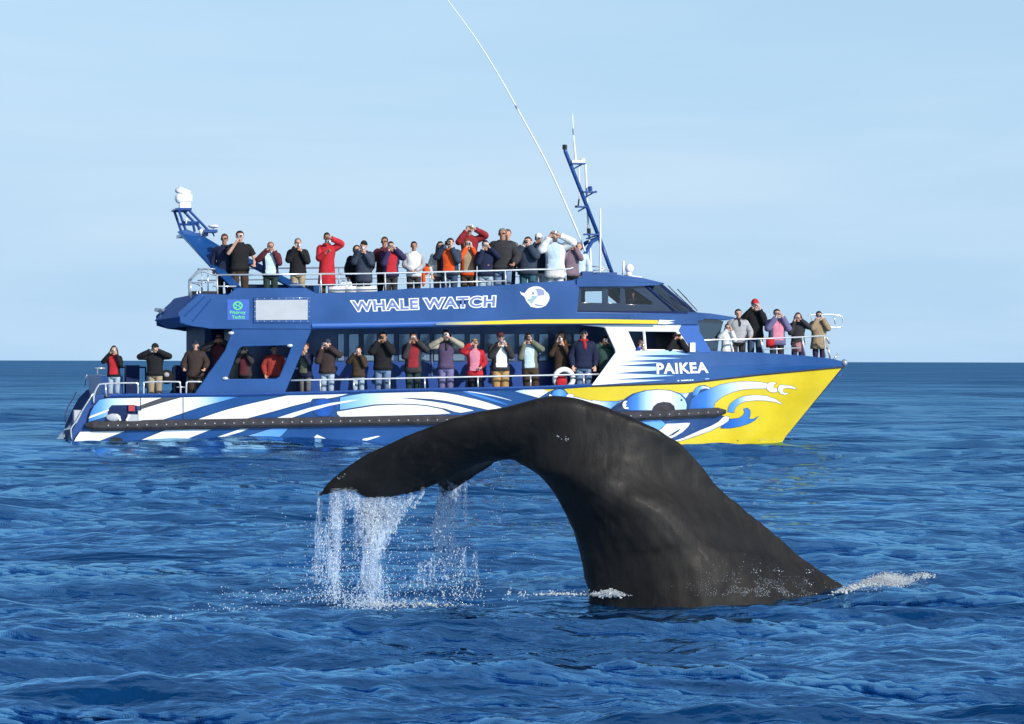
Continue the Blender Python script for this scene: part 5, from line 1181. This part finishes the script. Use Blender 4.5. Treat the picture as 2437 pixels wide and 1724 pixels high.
def sleeve(bm, s, e, w, bulk, full=1.0):
    sh = V3((s * .172, 0, 1.40)); e, w = V3(e), V3(w)
    P = seg_pts(sh, e, sh.lerp(e, 1) if False else w.lerp(e, .06))
    n = max(3, int(round(len(P) * full)))
    P = P[:n]; R = [.074, .070, .062, .063, .060, .050, .043][:n]
    Q = crom(P, 4); rr = [np.interp(i / (len(Q) - 1), np.linspace(0, 1, len(R)), R) + bulk * .8 + wr(q) * .9 for i, q in enumerate(Q)]
    tube_bm(bm, Q, rr, 12); ell_bm(bm, sh + V3((-s * .012, 0, -.005)), (.078 + bulk, .080 + bulk, .072 + bulk), 12, 8)
def trousers(bm, wide):
    R = []
    for z, rx, ry in ((.80, .175, .118), (.88, .180, .122), (.97, .170, .118), (1.04, .160, .112)): R.append([bm.verts.new((rx * math.cos(k * math.pi / 10), ry * math.sin(k * math.pi / 10), z)) for k in range(20)])
    for i in range(3):
        for k in range(20): bm.faces.new((R[i][k], R[i][(k + 1) % 20], R[i + 1][(k + 1) % 20], R[i + 1][k]))
    bm.faces.new(R[0][::-1]); bm.faces.new(R[-1])
    for s in (-1, 1):
        P = crom([(s * .085, 0, .92), (s * .092, -.004, .80), (s * .097, -.012, .64), (s * .098, -.018, .50), (s * .098, .0, .34), (s * .098, .01, .16), (s * .098, .005, .06)], 4)
        R2 = [.098, .094, .084, .073, .070, .068, .070]
        tube_bm(bm, P, [np.interp(i / (len(P) - 1), np.linspace(0, 1, 7), R2) + wide + wr(q) * .8 for i, q in enumerate(P)], 12)
def hair_short(bm):
    vs = ell_bm(bm, (0, .020, 1.678), (.086, .100, .094), 18, 14)
    kill = [v for v in vs if (v.co.y < -.035 and v.co.z < 1.708) or v.co.z < 1.625 or (v.co.y < .02 and v.co.z < 1.655)]
    bmesh.ops.delete(bm, geom=kill, context='VERTS')
    for v in bm.verts: v.co += (v.co - V3((0, .02, 1.67))).normalized() * mnoise.noise(v.co * 30) * .008
def hair_long(bm):
    hair_short(bm)
    for s in (-1, 1): tube_bm(bm, crom([(s * .07, .02, 1.70), (s * .088, .0, 1.62), (s * .092, -.01, 1.53), (s * .10, -.02, 1.43), (s * .105, -.05, 1.36)], 3), [.02, .026, .03, .034, .036, .038, .04, .042, .042, .040, .036, .028, .012], 8)
    ell_bm(bm, (0, .07, 1.56), (.095, .05, .15), 12, 8)
def cap_bm(bm):
    vs = ell_bm(bm, (0, .012, 1.690), (.089, .103, .088), 18, 12); bmesh.ops.delete(bm, geom=[v for v in vs if v.co.z < 1.688], context='VERTS')
    ring = []
    for k in range(9):
        a = math.pi + math.pi * (k + .0) / 8; ring.append((math.cos(a), math.sin(a)))
    A = [bm.verts.new((.080 * c, -.035 + .065 * s, 1.697)) for c, s in ring]; B_ = [bm.verts.new((.070 * c, -.055 + .115 * s, 1.683)) for c, s in ring]
    for k in range(8): bm.faces.new((A[k], A[k + 1], B_[k + 1], B_[k]))
def beanie_bm(bm):
    vs = ell_bm(bm, (0, .012, 1.682), (.092, .106, .105), 18, 12); bmesh.ops.delete(bm, geom=[v for v in vs if v.co.z < 1.672], context='VERTS')
    tube_bm(bm, [(.090 * math.cos(a * .6283), .012 + .104 * math.sin(a * .6283), 1.678) for a in range(11)], .014, 6)
def hood_bm(bm):
    vs = ell_bm(bm, (0, .035, 1.655), (.115, .118, .135), 18, 14)
    bmesh.ops.delete(bm, geom=[v for v in vs if v.co.y < -.045 and 1.53 < v.co.z < 1.745 and abs(v.co.x) < .085], context='VERTS')
def hooddown_bm(bm): ell_bm(bm, (0, .085, 1.485), (.115, .075, .055), 12, 8); tube_bm(bm, [(.088 * math.cos(a * .6283), .01 + .085 * math.sin(a * .6283), 1.492 + .02 * math.sin(a * .6283)) for a in range(11)], .024, 6)
def scarf_bm(bm): tube_bm(bm, [(.078 * math.cos(a * .6283), -.002 + .078 * math.sin(a * .6283), 1.495) for a in range(11)], .034, 8); tube_bm(bm, [(.0, -.10, 1.48), (.02, -.135, 1.38), (.01, -.15, 1.30)], [.035, .04, .03], 6)
def shades_bm(bm):
    for s in (-1, 1): ell_bm(bm, (s * .033, -.098, 1.652), (.027, .008, .018), 8, 6)
    tube_bm(bm, [(-.078, -.01, 1.655), (-.07, -.085, 1.655), (.07, -.085, 1.655), (.078, -.01, 1.655)], .005, 4)
def camera_mesh(kind):
    def f(bm):
        if kind == 'compact':
            v = box_bm(bm, (0, 0, 0), (.10, .032, .062)); bmesh.ops.bevel(bm, geom=bm.edges[:], offset=.006, segments=1)
        elif kind == 'slr':
            box_bm(bm, (0, 0, 0), (.135, .055, .085)); box_bm(bm, (0, -.005, .055), (.05, .05, .035)); bmesh.ops.bevel(bm, geom=bm.edges[:], offset=.006, segments=1)
        elif kind == 'bino':
            for s in (-1, 1): tube_bm(bm, [(s * .035, .05, 0), (s * .035, 0, 0), (s * .042, -.03, 0), (s * .045, -.09, 0)], [.019, .022, .030, .033], 12)
            box_bm(bm, (0, -.02, 0), (.05, .05, .03))
        else:
            box_bm(bm, (0, -.02, 0), (.07, .16, .075)); bmesh.ops.bevel(bm, geom=bm.edges[:], offset=.008, segments=1)
    return cached((f'{kind}_camera', 0), f)
def lens_mesh(kind):
    r, l = {'compact': (.022, .03), 'slr': (.034, .10), 'vid': (.028, .05), 'bino': (.001, .001)}[kind]
    return cached(('lens', kind), lambda bm: tube_bm(bm, [(0, -.012, 0), (0, -.012 - l, 0)], [r, r * .92], 12))
def child(name, me, mat, root, label=None):
    o = bpy.data.objects.new(name, me); COL.objects.link(o); o.parent = root
    o.material_slots[0].link = 'OBJECT'; o.material_slots[0].material = mat
    if label: o['label'] = label
    return o
M_SILV = pmat('silver_camera', (.72, .73, .75), .3, .6, metal=.4); M_EYE = pmat('eye_dark', (.02, .015, .012), .2); M_LIP = pmat('lip_red', (.36, .12, .10), .5)
M_BLK2 = pmat('black_camera', (.015, .015, .016), .35)
DECKS = {'L': ZD, 'U': ZU, 'B': ZB, 'P': ZU}
def person(px, py_top, deck, y, pose, label, jk='black', tr='djean', shirt=None, hair='dark', hat=None, hem=.86, bulk=.012, flare=.0, slv=None, sk='f', cam=None, turn=0.0, hood=None, scarf=None,
           shades=False, short=False, arm=1.0, lift=None, group=None, wide=.0, lean=0.0, legs=True, width=1.0, hug=None, fwd=0.0):
    p = bp(px, py_top, y)
    k_ = int(px * 7 + py_top) % 4
    if pose == 'cam': pose = ('cam', 'cam2', 'cam3', 'cam4')[k_]
    if turn == 0.0: turn = ((px * 13) % 29) - 14.0
    z0 = DECKS[deck]
    H = p.z - z0
    if hat in ('beanie',): H -= .02
    if lift is not None: z0 = z0 + lift; H -= lift
    s = H / 1.755
    if s < .88 and lift is None and hug is None: pass
    root = empty('person', BM @ V3((p.x, y, z0)), math.radians(turn)); root.scale = (s * width if abs(s - 1) < .2 else s, s, s)
    if fwd: root.rotation_euler = (math.radians(fwd), 0, 0); root.location += BM.to_3x3() @ V3((0, math.sin(math.radians(fwd)) * H, 0))
    if abs(lean) > 0: root.rotation_euler = (0, math.radians(lean), math.radians(turn))
    tag(root, label, 'person', group)
    child('body', body_mesh(pose), SK[sk], root)
    le, lw, re, rw = POSES[pose]
    J = cl(jk)
    child('jacket', cached(('torso', hem, bulk, flare), lambda bm: torso(bm, hem, bulk, flare)), J, root)
    for s_, e, w in ((-1, le, lw), (1, re, rw)):
        child('sleeve', cached(('sleeve', pose, s_, bulk, arm), lambda bm, s_=s_, e=e, w=w: sleeve(bm, s_, e, w, bulk, arm)), cl(slv) if slv else J, root)
    if shirt: child('shirt', cached(('shirt', hem, bulk, flare), lambda bm: torso(bm, max(hem, .93), bulk, flare, 21, 27, .006)), cl(shirt), root)
    if legs: child('trousers', cached(('trousers', wide), lambda bm: trousers(bm, wide)), cl(tr), root)
    for s_ in (-1, 1): child('shoe', cached(('shoe', s_), lambda bm, s_=s_: ell_bm(bm, (s_ * .098, -.05, .045), (.052, .14, .05), 10, 6)), M_BLK2, root)
    if hat == 'cap' or hat == 'capw': child('cap', cached(('cap', 0), cap_bm), {'cap': cl('navy'), 'capw': cl('white')}[hat], root)
    if hat == 'capred': child('cap', cached(('cap', 0), cap_bm), cl('red'), root)
    if hat == 'capdred': child('cap', cached(('cap', 0), cap_bm), cl('maroon'), root)
    if hat == 'capgrey': child('cap', cached(('cap', 0), cap_bm), cl('slate'), root)
    if hat == 'beanie': child('beanie', cached(('beanie', 0), beanie_bm), cl('black'), root)
    if hat == 'beanred': child('beanie', cached(('beanie', 0), beanie_bm), cl('red'), root)
    if hat == 'band': child('headband', cached(('headband', 0), lambda bm: tube_bm(bm, [(.086 * math.cos(a * .3), .02 + .095 * math.sin(a * .3), 1.715) for a in range(22)], .009, 5)), cl('black'), root)
    if hat != 'hood': child('hair', cached(('hair', 'long' if hair.endswith('+') else 'short'), hair_long if hair.endswith('+') else hair_short), hmat(hair.strip('+')), root)
    if hat == 'hood': child('hood', cached(('hood', 0), hood_bm), J, root)
    elif hood or bulk > .02: child('collar', cached(('collar', 0), hooddown_bm), cl(hood) if hood else J, root)
    if scarf: child('scarf', cached(('scarf', 0), scarf_bm), cl(scarf), root)
    if shades: child('sunglasses', cached(('sunglasses', 0), shades_bm), M_BLACK, root)
    for s_ in (-1, 1): child('eye', cached(('eye', s_), lambda bm, s_=s_: ell_bm(bm, (s_ * .031, -.088, 1.650), (.013, .006, .007), 6, 4)), M_EYE, root)
    child('mouth', cached(('mouth', 0), lambda bm: ell_bm(bm, (0, -.094, 1.588), (.022, .006, .006), 6, 4)), M_LIP, root)
    if cam:
        kind, col, lab = cam
        w1_, w2_ = V3(lw), V3(rw); c = (w1_ + w2_) / 2
        if pose == 'railL': c = V3(rw) + V3((-.05, 0, 0))
        if pose in ('railR', 'shade'): c = V3(lw) + V3((.05, 0, 0))
        c = c + V3((0, -.035 if kind != 'bino' else .04, .085))
        if kind == 'bino': c.y = -.16; c.z = 1.65
        M = Matrix.Translation(root.location) @ root.rotation_euler.to_matrix().to_4x4() @ Matrix.Diagonal((s, s, s, 1))
        nm = {'compact': 'compact_camera', 'slr': 'slr_camera', 'vid': 'video_camera', 'bino': 'binoculars'}[kind]
        o = bpy.data.objects.new(nm, camera_mesh(kind)); COL.objects.link(o); o.location = M @ c; o.rotation_euler = (0, 0, math.radians(turn)); o.scale = (s, s, s)
        o.material_slots[0].link = 'OBJECT'; o.material_slots[0].material = {'s': M_SILV, 'b': M_BLK2, 'w': M_WHT}[col]
        tag(o, lab, 'binoculars' if kind == 'bino' else 'camera', None)
        if kind != 'bino': child('lens', lens_mesh(kind), M_BLK2, o)
    return root
C = lambda k, c, l: (k, c, l)
YL, YR = -2.66, -2.35
gL, gU, gB = 'people along the lower side deck', 'people on the upper deck', 'people on the bow deck'
# lower deck, stern to bow
person(271, 824, 'L', -2.4, 'cam', 'person in open black jacket over a red sweater, nearest the stern steps', 'black', 'ljean', 'red', 'brown+', cam=C('compact', 's', 'silver camera raised by the person in red sweater at the stern'), group=gL, turn=4)
person(369, 817, 'L', -2.4, 'wide', 'person in black beanie and khaki trousers with elbows spread on the aft deck', 'black', 'khaki', hat='beanie', bulk=.03, cam=C('vid', 'b', 'black video camera held by the person in black beanie aft'), group=gL, width=1.1, wide=.01)
person(465, 812, 'L', -2.5, 'rail', 'person in navy cap and dark wine grey coat holding the stern rail', 'mauve' if False else 'dbrown', 'brown', hat='cap', bulk=.03, hem=.78, flare=.02, sk='f', group=gL, width=1.05, scarf=None)
person(521, 795, 'L', -2.1, 'wide', 'person in dark jacket with red strap under the stern overhang, both hands at face', 'charcoal', 'black', 'maroon', 'dark', bulk=.025, sk='t', cam=C('bino', 'b', 'black binoculars used under the stern overhang'), group=gL)
person(583, 824, 'L', -2.3, 'bino', 'person in black jacket framed at left in the side panel cut-out', 'charcoal', 'black', 'maroon', 'brown', bulk=.02, cam=C('bino', 'b', 'small binoculars held up inside the side panel cut-out'), group=gL)
person(652, 823, 'L', -2.3, 'down', 'person in brick red sweater framed at right in the side panel cut-out', 'brick', 'djean', hair='dark', bulk=.02, sk='t', group=gL, turn=20, width=1.15)
person(727, 818, 'L', -2.35, 'cam', 'person in long dark striped vest half hidden beside the raked side panel', 'navy', 'grey', 'olive', 'auburn', hem=.80, cam=C('compact', 'w', 'white camera held beside the raked side panel'), group=gL, turn=-25)
person(779, 809, 'L', YL, 'cam', 'person in brown jacket, pale jeans and grey cap photographing beside the side panel', 'dbrown', 'ljean', hat='capgrey', bulk=.03, sk='f', cam=C('compact', 's', 'silver camera held up by the person in grey cap'), group=gL, width=1.05)
person(853, 826, 'L', YL, 'cam', 'short person in brown grey jacket and light jeans on the side deck', 'brown', 'ljean', hair='dark', bulk=.02, cam=C('compact', 's', 'small camera of the short person in brown grey jacket'), group=gL)
person(911, 792, 'L', YL, 'bino', 'person in plain black jacket and blue jeans on the side deck', 'black', 'jean', hair='dark', bulk=.028, sk='t', cam=C('compact', 'b', 'black camera held by the person in black jacket and blue jeans'), group=gL, width=1.08)
person(983, 793, 'L', YL, 'cam', 'person in open charcoal jacket over a crimson shirt on the side deck', 'charcoal', 'dgreen', 'dred', 'dark', bulk=.02, hem=.80, sk='t', cam=C('compact', 'w', 'white camera over the crimson shirt wearer'), group=gL)
person(1061, 787, 'L', YL, 'wide', 'person in purple grey vest with pale sleeves and lavender trousers', 'plum', 'lilac', hair='dark', slv='stone', scarf='charcoal', cam=C('compact', 's', 'silver camera held by the person in purple grey vest'), group=gL, wide=.015, width=.95)
person(1130, 808, 'L', YL, 'shade', 'blond person in bright red open jacket shading the eyes on the side deck', 'red', 'black', 'pink', 'blond', hat='band', bulk=.02, hem=.78, flare=.02, shades=True, group=gL)
person(1191, 792, 'L', YL, 'low', 'person in dark red cap and open dark jacket over a white shirt with tan trousers', 'charcoal', 'tan', 'white', 'grey', hat='capdred', bulk=.025, hem=.84, shades=True, cam=C('compact', 's', 'silver camera held at the chin of the person in tan trousers'), group=gL, wide=.02, width=1.05)
person(1268, 794, 'L', YL, 'cam', 'person in olive green open jacket over a white shirt with brown trousers', 'olive', 'brown', 'skyw', 'dark', bulk=.015, hem=.90, cam=C('slr', 'b', 'black camera of the person in olive green jacket'), group=gL, lean=-4, wide=.02)
person(1336, 791, 'L', -2.3, 'cam', 'person with long auburn hair in a brown jacket on the forward side deck', 'brown', 'djean', None, 'auburn+', bulk=.015, cam=C('compact', 'w', 'pale camera held by the person with auburn hair'), group=gL, turn=-8, hem=.80)
person(1389, 784, 'L', YL, 'down', 'person in navy cap with white badge, navy sweater and red collar, arms down', 'navy', 'jean', hair='dark', hat='cap', bulk=.025, scarf='red', sk='f', group=gL, shades=True, width=1.05)
person(1440, 801, 'L', -2.5, 'wide', 'person in dark green rain jacket beside the white arch', 'green', 'black', hair='brown', bulk=.03, cam=C('compact', 'w', 'white camera of the person in green rain jacket'), group=gL, sk='t')
person(1527, 806, 'L', -2.72, 'cam', 'small person peering out low in the forward side window', 'blue', 'djean', hair='brown', cam=C('compact', 's', 'camera at the forward side window sill'), group=gL)
person(1610, 788, 'L', -2.74, 'bino', 'person in black jacket leaning out of the forward side window', 'black', 'black', hair='dark', bulk=.03, sk='t', cam=C('bino', 'b', 'binoculars of the person leaning out of the forward window'), group=gL, lift=.1)
# bow deck
person(1757, 737, 'B', -1.9, 'railR' if False else 'rail', 'person in pale grey sweater with dark collar holding the bow rail', 'lgrey', 'charcoal', hair='dark', scarf='charcoal', bulk=.02, sk='f', group=gB, width=1.1)
person(1731, 772, 'B', -2.35, 'cam', 'child in white jacket with silver camera at the aft end of the bow rail', 'white', 'grey', hair='brown', bulk=.03, hem=.74, flare=.02, cam=C('compact', 's', 'silver camera held by the child in white jacket'), group=gB, width=1.15)
person(1797, 714, 'B', -1.5, 'cam', 'tall person in red cap and black jacket on the bow deck', 'black', 'djean', hair='dark', hat='beanred', bulk=.02, sk='f', cam=C('compact', 's', 'silver camera held up under the red cap'), group=gB)
person(1849, 737, 'B', -1.8, 'cam', 'person in lavender jacket with pink scarf on the bow deck', 'lilac', 'charcoal', 'pink', 'dark', bulk=.035, hem=.80, scarf='dgreen', cam=C('compact', 's', 'camera of the person in lavender jacket'), group=gB, width=1.1)
person(1899, 745, 'B', -1.7, 'cam', 'person with dark brown long hair in black jacket on the bow deck', 'charcoal', 'purple', None, 'brown+', bulk=.015, hem=.84, cam=C('compact', 's', 'camera of the long haired person in black on the bow'), group=gB)
person(1949, 742, 'B', -1.6, 'bino', 'person in shiny camel coloured coat nearest the bow tip', 'camel', 'purple', None, 'dark', bulk=.035, hem=.72, flare=.02, cam=C('compact', 's', 'camera of the person in camel coat'), group=gB, sk='f')
# upper deck, stern to bow
person(534, 558, 'U', -1.7, 'down', 'person in dark shirt behind the blue radar arch', 'navy', 'charcoal', None, 'brown', sk='t', group=gU, shades=True)
person(571, 551, 'U', -2.0, 'railR', 'person in black short sleeved polo shirt with camera beside the radar arch', 'black', 'brown', None, 'dark', arm=.45, sk='f', cam=C('compact', 'w', 'white camera held by the person in black polo shirt'), group=gU, width=1.1)
person(644, 577, 'U', -2.1, 'cam', 'person in navy jacket with red forearms under the arch brace', 'navy', 'dgreen', 'skyw', 'ginger', slv='maroon', bulk=.025, cam=C('compact', 'b', 'camera of the person in navy jacket with red forearms'), group=gU, width=1.05)
person(709, 568, 'U', -2.1, 'cam', 'person with grey hair in black fleece and khaki trousers on the upper deck', 'black', 'khaki', None, 'grey', bulk=.03, cam=C('compact', 's', 'silver camera of the person in black fleece'), group=gU, turn=6)
person(778, 555, 'U', -2.2, 'phone', 'person in long bright red parka with raised arm on the upper deck', 'red', 'brown', None, 'dark', bulk=.022, hem=.55, flare=.02, sk='t', width=.9, cam=C('compact', 's', 'silver camera of the person in long red parka'), group=gU)
person(849, 586, 'U', -1.5, 'down', 'hooded person in black behind the railing left of a navy coat', 'black', 'black', hat='hood', bulk=.03, group=gU)
person(866, 573, 'U', -2.1, 'cam', 'person in dark navy hooded coat next to the hooded person in black', 'slate', 'black', None, 'dark', hat='hood' if False else 'beanie', bulk=.035, hem=.70, cam=C('compact', 's', 'camera of the person in dark navy coat'), group=gU)
person(915, 565, 'U', -1.8, 'rail', 'person in dark maroon jacket leaning on the upper rail behind a red front', 'maroon', 'black', None, 'brown', bulk=.025, sk='t', group=gU, shades=True)
person(930, 576, 'U', -2.3, 'cam', 'person in purple navy jacket with bright red front on the upper deck', 'purple', 'charcoal', 'red', 'dark', bulk=.028, cam=C('compact', 's', 'silver camera above the bright red jacket front'), group=gU)
person(985, 576, 'U', -2.2, 'clasp', 'person in white top with pale grey sleeves, hands together at the rail', 'white', 'charcoal', None, 'dark', slv='lgrey', bulk=.01, group=gU, sk='t')
person(1048, 576, 'U', -1.9, 'down', 'person with long dark hair and cream sleeves on the upper deck', 'cream', 'grey', 'maroon', 'dark+', bulk=.01, group=gU, turn=15)
person(1071, 568, 'U', -2.25, 'cam', 'person in slate jacket with orange front holding a black camera', 'slate', 'djean', 'orange', 'dark', bulk=.028, sk='f', cam=C('slr', 'b', 'large black camera above the orange front'), group=gU, width=1.08)
person(1117, 537, 'U', -1.2, 'high', 'person in crimson jacket standing highest on the upper deck bench', 'dred', 'charcoal', None, 'blond', hat='capw', bulk=.03, lift=.36, cam=C('compact', 'w', 'white camera of the highest standing person'), group=gU)
person(1113, 570, 'U', -2.1, 'bino', 'person in orange jacket with sandy scarf in the crowd of the upper deck', 'orange', 'brown', 'camel', 'auburn+', bulk=.012, cam=C('compact', 's', 'silver camera of the person in orange jacket'), group=gU)
person(1155, 573, 'U', -2.3, 'railL' if False else 'cam', 'person in navy sweater and light jeans next to the orange jacket', 'navy', 'ljean', None, 'dark', bulk=.018, cam=C('compact', 'w', 'pale camera of the person in navy sweater'), group=gU)
person(1208, 547, 'U', -1.5, 'down', 'person mostly hidden behind a tall grey jacket on the upper deck', 'grey', 'djean', None, 'auburn', group=gU, lift=.1)
person(1196, 545, 'U', -2.15, 'rail', 'tall person with grey hair and sunglasses in a charcoal jacket', 'charcoal', 'jean', None, 'grey', bulk=.035, sk='t', shades=True, group=gU, width=1.1)
person(1256, 565, 'U', -2.15, 'bino', 'person in dark slate jacket with hands at face and teal trousers', 'slate', 'teal', None, 'brown', bulk=.035, sk='f', cam=C('compact', 'b', 'camera hidden in the hands of the person in slate jacket'), group=gU, width=1.1)
person(1282, 557, 'U', -1.7, 'railR', 'tanned person in white cap behind the slate jacket', 'slate', 'white', None, 'dark', hat='capw', sk='t', cam=C('compact', 'w', 'small camera beside the white cap'), group=gU)
person(1321, 551, 'U', -2.2, 'high', 'person in open white jacket and white trousers with arms raised', 'white', 'white', 'skyw', 'grey', bulk=.03, hem=.72, flare=.02, cam=C('compact', 's', 'silver camera of the person in white jacket'), group=gU, width=1.05)
person(1360, 571, 'U', -2.0, 'bino', 'person with long black hair in grey mauve top beside the mast foot', 'mauve', 'black', None, 'dark+', bulk=.01, sk='t', cam=C('compact', 's', 'camera of the person beside the mast foot'), group=gU)
person(1377, 578, 'U', -1.4, 'down', 'person in pale blue checked shirt mostly hidden by the mast leg', 'skyw', 'djean', None, 'grey', group=gU)
# seated helmsman seen as a dark outline
person(1506, 696, 'U', .3, 'down', 'helmsman seen as a dark outline behind the wheelhouse glass', 'black', 'black', None, 'dark', sk='d', lift=-.45, width=1.3)
# ---- small belongings on deck
bm = bmesh.new(); ell_bm(bm, (0, 0, .17), (.16, .10, .17), 12, 8); b1 = bm_obj('backpack', bm, cl('black'), None, True); b1.location = BM @ bp(397, 915, -2.3)
bm = bmesh.new(); ell_bm(bm, (0, -.09, .22), (.07, .04, .06), 8, 6); o = bm_obj('pocket', bm, cl('lgrey'), b1, True); tag(b1, 'black backpack with a pale pocket standing behind the stern rail', 'backpack')
bm = bmesh.new(); tube_bm(bm, [(.22 * math.cos(a * .3142), 0, .22 * math.sin(a * .3142)) for a in range(21)], .065, 8); lb = bm_obj('life_ring', bm, M_WHT, None, True); lb.location = BM @ bp(1342, 902, -2.75); lb.rotation_euler = (0, 0, .2); tag(lb, 'white life ring with a red face hung inside the side rail', 'life ring')
bm = bmesh.new(); ell_bm(bm, (-.08, -.06, -.08), (.14, .05, .17), 10, 8); bm_obj('red_cover', bm, cl('red'), lb, True)
bm = bmesh.new(); box_bm(bm, (0, 0, 0), (.20, .10, .22)); bmesh.ops.bevel(bm, geom=bm.edges[:], offset=.03, segments=2); rb_ = bm_obj('red_bag', bm, cl('red'), None, True); rb_.location = BM @ bp(1833, 817, -2.0); tag(rb_, 'red bag hanging at the hip beside the lavender jacket', 'bag')
bm = bmesh.new(); box_bm(bm, (0, 0, 0), (.22, .10, .24)); bmesh.ops.bevel(bm, geom=bm.edges[:], offset=.03, segments=2); rb_ = bm_obj('patterned_bag', bm, pmat('pink_brown_check', (.30, .14, .15), .8, noise=.6, nscale=28), None, True); rb_.location = BM @ bp(1896, 826, -2.0); tag(rb_, 'pink and brown patterned bag behind the bow rail', 'bag')
bm = bmesh.new(); ell_bm(bm, (0, 0, 0), (.09, .07, .14), 10, 8); ell_bm(bm, (-.06, -.02, -.22), (.05, .05, .20), 10, 8); oj = bm_obj('life_jacket', bm, cl('orange'), None, True); oj.location = BM @ bp(1014, 641, -1.9); tag(oj, 'orange life jacket hanging behind the upper rail', 'life jacket')
